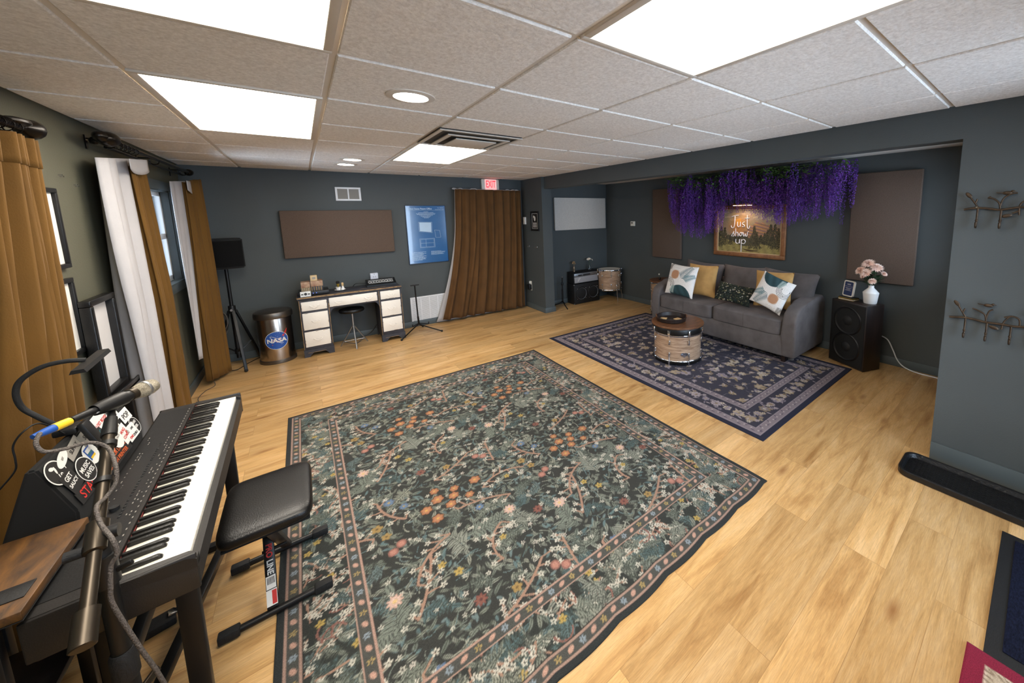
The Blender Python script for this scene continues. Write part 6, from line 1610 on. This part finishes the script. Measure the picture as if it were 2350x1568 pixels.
# ---- drum coffee table with tray
RZ = .0085
t = thing('drum_table', (3.095, 2.495, RZ), 'coffee table made from a wood grain bass drum with a round wooden top', 'coffee table')
drum_shell(t, .250, .035, .315, lugs=8, hoop='chrome', a_off=.36)
finish('lower_band', MB().lathe([(.2645, .012), (.266, .02), (.266, .036), (.262, .04), (.25, .04), (.25, .012)], 64), mm('black_vinyl'), t)
finish('upper_hoop', MB().lathe([(.25, .322), (.268, .322), (.270, .33), (.270, .375), (.266, .385), (.25, .385)], 64), mm('black_vinyl'), t)
finish('tabletop', MB().lathe([(0, .386), (.275, .386), (.281, .392), (.281, .402), (.275, .408), (0, .408)], 64), mm('walnut'), t)
for k in range(8):
    a = .36 + 2 * PI * k / 8; finish('claw_hook', MB().box((.272, 0, .345), (.02, .026, .055), .005, M=Matrix.Rotation(a, 4, 'Z')), mm('chrome'), t)
    finish('foot', MB().cyl((.262 * math.cos(a), .262 * math.sin(a), 0), (.262 * math.cos(a), .262 * math.sin(a), .025), .009, n=10), mm('chrome'), t)
a = math.atan2(-2.495, -3.095) + .28
bdg = MB()
Mb = Matrix.Rotation(a, 4, 'Z') @ frame_M((.2535, 0, .12), (0, 1, 0), (0, 0, 1))
for s in (-1, 1): bdg.prism([(s * .014 + .022 * math.cos(j * PI / 8) , .018 * math.sin(j * PI / 8)) for j in range(16)], 0, .005 + .001 * s, Mb)
bdg.prism([(-.034, .004), (.034, .004), (0, -.034)], 0, .0045, Mb); finish('badge', bdg, mm('chrome'), t)
t = thing('serving_tray', (3.06, 2.555, RZ + .4085), 'round dark walnut tray on the drum coffee table', 'tray')
finish('tray_body', MB().lathe([(0, 0), (.150, 0), (.158, .006), (.166, .045), (.163, .049), (.156, .047), (.149, .010), (0, .009)], 56), mm('dark_wood'), t, 40)
for s in (-1, 1): finish('handle', MB().tube([(.165 * math.cos(a), .165 * math.sin(a), .05 + .012 * math.sin((a - (R(135) if s > 0 else R(-45)) + .35) / .7 * PI)) for a in [(R(135) if s > 0 else R(-45)) - .35 + .7 * k / 8 for k in range(9)]], .005, 8), mm('walnut'), t)
for i, (x, y, l) in enumerate(((-.06, .06, 'square wooden coaster in the walnut tray beside the sofa arm side'), (.045, -.065, 'square wooden coaster in the walnut tray at the middle of the sofa side'))):
    tag(finish('coaster', MB().box((0, 0, .004), (.085, .07, .008), .002), mm('coaster'), None, loc=(3.06 + x, 2.555 + y, RZ + .4085 + .0095), rot=(0, 0, .5 + i)), ('tan coaster in the walnut tray, leftmost of the two', 'tan coaster in the walnut tray, rightmost of the two')[i], 'coaster', 'coasters in the walnut tray')
# ---- drum side table behind the far sofa arm
t = thing('drum_side_table', (4.342, 3.79, 0), 'wood topped drum side table behind the far sofa arm', 'side table')
drum_shell(t, .19, .05, .50, lugs=8, a_off=PI / 8)
finish('tabletop', MB().lathe([(0, .515), (.212, .515), (.216, .52), (.216, .535), (.212, .54), (0, .54)], 56), mm('walnut'), t)
for k in range(8):
    a = PI / 8 + 2 * PI * k / 8; finish('foot', MB().cyl((.205 * math.cos(a), .205 * math.sin(a), 0), (.205 * math.cos(a), .205 * math.sin(a), .04), .008, n=8), mm('chrome'), t)
t = thing('bud_vase', (4.30, 3.83, .5405), 'tiny dark bud vase with a white bud on the drum side table', 'vase')
finish('vase', MB().lathe([(0, 0), (.016, 0), (.02, .015), (.008, .035), (.008, .045), (0, .045)], 16), mm('black_vinyl'), t); finish('stem', MB().tube([(0, 0, .04), (-.005, .004, .075)], .002, 6), mm('leaf'), t); finish('bud', MB().ball((-.006, .005, .084), (.011, .011, .014), 10), mm('petal_w'), t)

# ---- tall speaker cabinet with vase
cc = Vector((4.3035, 1.176, 0)); rz = math.atan2(.352, .145) - PI / 2 + 0  # front face runs from (4.276,1.40) to (4.131,1.048)
yaw_ = math.atan2(4.276 - 4.131, 1.40 - 1.048)
t = thing('speaker_tower', (4.3035, 1.176, 0), 'tall dark wood speaker cabinet with two round drivers beside the sofa', 'speaker', rz=-yaw_)
wy_, dx_ = .19, .112
finish('cabinet', MB().ext((-dx_, -wy_, .004), (dx_, wy_, .665), .005), mm('dark_wood'), t)
finish('front_panel', MB().ext((-dx_ - .004, -wy_ + .012, .018), (-dx_, wy_ - .012, .652), .001), mm('black_matte'), t)
for z in (.475, .20):
    M = Matrix.Translation((-dx_ - .004, 0, z)) @ Matrix.Rotation(R(-90), 4, 'Y')
    c = finish('driver', MB().lathe([(.138, .002), (.13, .006), (.122, .0), (.05, -.045 + .043), (.045, .006), (.02, .014), (0, .015)], 40, M), mm('cone_dark'), t, 60)
    finish('driver_ring', MB().lathe([(.128, .002), (.134, .009), (.144, .008), (.148, .0)], 40, M), mm('black_vinyl'), c, 60)
TZ = .6655
t = thing('flower_vase', (4.297, 1.068, TZ), 'white ceramic vase of blush chrysanthemums on the tall dark speaker', 'vase')
finish('vase', MB().lathe([(0, 0), (.052, 0), (.055, .006), (.060, .05), (.066, .10), (.067, .108), (.052, .125), (.028, .150), (.022, .16), (.023, .178), (.019, .178), (.018, .16), (0, .155)], 40), mm('ceramic'), t, 50)
q = random.Random(31); heads = [((-.02, .03, .385), .058), ((-.02, -.035, .35), .056), ((-.035, .085, .315), .050), ((-.055, .035, .30), .052), ((0, -.09, .30), .03), ((-.06, -.02, .225), .036), ((.05, .05, .37), .04), ((-.04, .06, .265), .03)]
for p, r_ in heads:
    m = MB(); bloom(m, p, r_ * 1.15, 17, 6, (p[0] - .05, p[1] * .8, .10), q); fl_ = finish('flower', m, mm('petal'), t, None, recalc=False)
    finish('stem', MB().tube(catmull([(0, 0, .15), (p[0] * .5, p[1] * .5, .21), p], 4), .0025, 6), mm('leaf'), t)
lv = MB(); r2_ = random.Random(6)
for k in range(60):
    a = r2_.uniform(0, 6.3); d = Vector((math.cos(a), math.sin(a), r2_.uniform(-.2, .7))).normalized(); c = Vector((d.x * .02, d.y * .03, .20 + r2_.uniform(-.01, .09))); s_ = r2_.uniform(.05, .085); w3 = d.cross(Vector((0, 0, 1))).normalized() * s_ * .28
    v = [lv.bm.verts.new(x_) for x_ in (c, c + d * s_ * .35 + w3, c + d * s_ * .7 + w3 * .8, c + d * s_, c + d * s_ * .7 - w3 * .8, c + d * s_ * .35 - w3)]; lv.bm.faces.new(v)
finish('leaves', lv, mm('leaf'), t, None, recalc=False)
# books and card stand
bx, by = 4.322, 1.262
for i, (dz, m, l, a) in enumerate(((0, 'gold', 'thin book with gilt cover lowest under the plastic card stand', .15), (.0135, 'black_vinyl', 'thin black book topmost under the plastic card stand', .05))):
    t = thing('small_book', (bx, by, TZ + dz), l, 'book', rz=-yaw_ + a, group='two little books on the tall speaker')
    mb = MB(); mb.ext((-.05, -.075, 0), (.05, .075, .003)); mb.ext((-.05, -.075, .010), (.05, .075, .013)); mb.ext((.046, -.075, 0), (.05, .075, .013)); finish('cover', mb, mm(m), t); finish('pages', MB().ext((-.047, -.072, .003), (.046, .072, .010)), mm('gold' if i else 'paper'), t, None)
t = thing('card_stand', (bx - .0, by + .01, TZ + .0275), 'white rounded card stand with a navy card on the tall dark speaker', 'card stand', rz=-yaw_ - .1)
Mc = Matrix.Rotation(R(8), 4, 'Y') @ frame_M((0, 0, .085), (0, -1, 0), (0, 0, 1))
o_, i_ = rr_(.062, .082, .018), rr_(.050, .070, .010)
mb = MB().prism(o_, -.012, .006, Mc); finish('shell', mb, mm('offwhite'), t)
cd = finish('card', MB().prism(i_, .006, .0068, Mc), mat('navy_card', '23355f', .5), t, None)
q = MB(); q.box((0, .022, .0072), (.09, .002, .0006), M=Mc); text_to(q, 'WIFI', .022, Mc @ Vector((0, .042, .0074)), Mc.to_3x3() @ Vector((1, 0, 0)), Mc.to_3x3() @ Vector((0, 1, 0)), .0002)
for k in range(3): q.box((0, .005 - k * .012, .0072), (.07 - .02 * (k % 2), .003, .0006), M=Mc)
bpy.data.meshes  # keep
finish('card_lines', q, mm('print'), cd, None)
t = tag(finish('white_cable', MB().tube(catmull([(4.43, 1.07, .30), (4.47, 1.02, .31), (4.50, .95, .275), (4.505, .90, .18), (4.505, .86, .09), (4.50, .80, .03), (4.49, .70, .008), (4.49, .56, .006), (4.48, .40, .006)], 7), .0055, 8), mm('white_cord')), 'white cable running down behind the tall dark speaker to the floor', 'cord')

# ================================================================= COAT HOOKS on the right wall
def hooks(z0, yl, branch, label, dz=0):
    t = thing('coat_hooks', (XR, .2, z0), label, 'coat hooks', group='branch shaped coat hooks on the right wall'); x = -.024
    P = lambda L: [(x, y - .2, z - z0) for y, z in L]
    finish('branch', MB().tube(catmull(P(branch), 5), .0062, 10), mm('bronze'), t, 60)
    return t, P, x
def bird(c):
    m = MB(); m.ball(c, (.007, .020, .010), 14); m.ball((c[0], c[1] - .018, c[2] + .008), (.006, .008, .007), 12); m.bar((c[0], c[1] + .015, c[2]), (c[0], c[1] + .042, c[2] + .004), .008, .004, .001); m.bar((c[0], c[1] - .025, c[2] + .008), (c[0], c[1] - .031, c[2] + .007), .003, .003); return m
def build_hooks(z0, br, hk, twigs, leaves, bd_, label):
    t, P, x = hooks(z0, 0, br, label)
    for (y, z, zt) in hk:
        h = finish('hook', MB().tube(catmull([(x, y - .2, z - z0), (x - .004, y - .2, zt + .05 - z0), (x - .006, y - .2, zt + .015 - z0), (x - .014, y - .2, zt - z0), (x - .03, y - .2, zt + .008 - z0), (x - .036, y - .2, zt + .03 - z0)], 5), .0048, 8), mm('bronze'), t, 60)
        finish('bead', MB().ball((x - .005, y - .2, zt + .04 - z0), .0072, 10), mm('bronze'), h)
    for tw in twigs: finish('twig', MB().tube(catmull(P(tw), 5), .0042, 8), mm('bronze'), t, 60)
    for (y, z, a) in leaves:
        m = MB(); m.ball((0, 0, 0), (.004, .021, .010), 12, Matrix.Rotation(a, 4, 'X')); bmesh.ops.translate(m.bm, verts=m.bm.verts[:], vec=(x, y - .2, z - z0)); finish('leaf', m, mm('bronze'), t, 60)
    finish('bird', bird((x, bd_[0] - .2, bd_[1] - z0)), mm('bronze'), t, 60)
    for y in (br[1][0] + .002, br[-2][0]): finish('screw', MB().cyl((-.03, y - .2, br[1][1] - z0 + .004), (.001, y - .2, br[1][1] - z0 + .004), .0042, n=10), mm('chrome'), t)
build_hooks(1.58, [(.328, 1.582), (.275, 1.590), (.22, 1.584), (.183, 1.578), (.13, 1.588), (.08, 1.592), (.03, 1.582), (-.03, 1.585), (-.09, 1.592)], [(.271, 1.586, 1.480), (.180, 1.578, 1.478), (.085, 1.588, 1.478), (-.01, 1.582, 1.478)],
            [[(.271, 1.592), (.290, 1.625), (.306, 1.650)], [(.284, 1.615), (.276, 1.640)], [(.185, 1.58), (.192, 1.615), (.215, 1.640), (.237, 1.645)], [(.222, 1.642), (.232, 1.652)], [(.186, 1.60), (.176, 1.640), (.150, 1.662), (.128, 1.666)], [(.112, 1.572), (.14, 1.558)], [(.113, 1.548), (.115, 1.60), (.095, 1.625), (.06, 1.62)]],
            [(.313, 1.662, .9), (.158, 1.545, -.25), (.02, 1.64, .3)], (.165, 1.668), 'upper row of bronze branch coat hooks with a bird on the right wall')
build_hooks(.945, [(.340, .942), (.277, .951), (.23, .948), (.187, .942), (.13, .944), (.08, .942), (.04, .948), (-.02, .945), (-.09, .95)], [(.270, .948, .836), (.182, .942, .838), (.090, .942, .842), (-.01, .945, .84)],
            [[(.270, .953), (.288, .985), (.305, 1.018)], [(.284, .98), (.277, 1.005)], [(.187, .944), (.195, .985), (.225, 1.005), (.247, 1.012)], [(.188, .96), (.180, 1.005), (.165, 1.02)], [(.125, .915), (.118, .960), (.095, .995), (.065, .985), (.06, .945)], [(.12, .985), (.09, .998)]],
            [(.313, 1.030, .9), (.155, .918, .3), (.02, 1.01, .3)], (.185, 1.040), 'lower row of bronze branch coat hooks with a bird on the right wall')
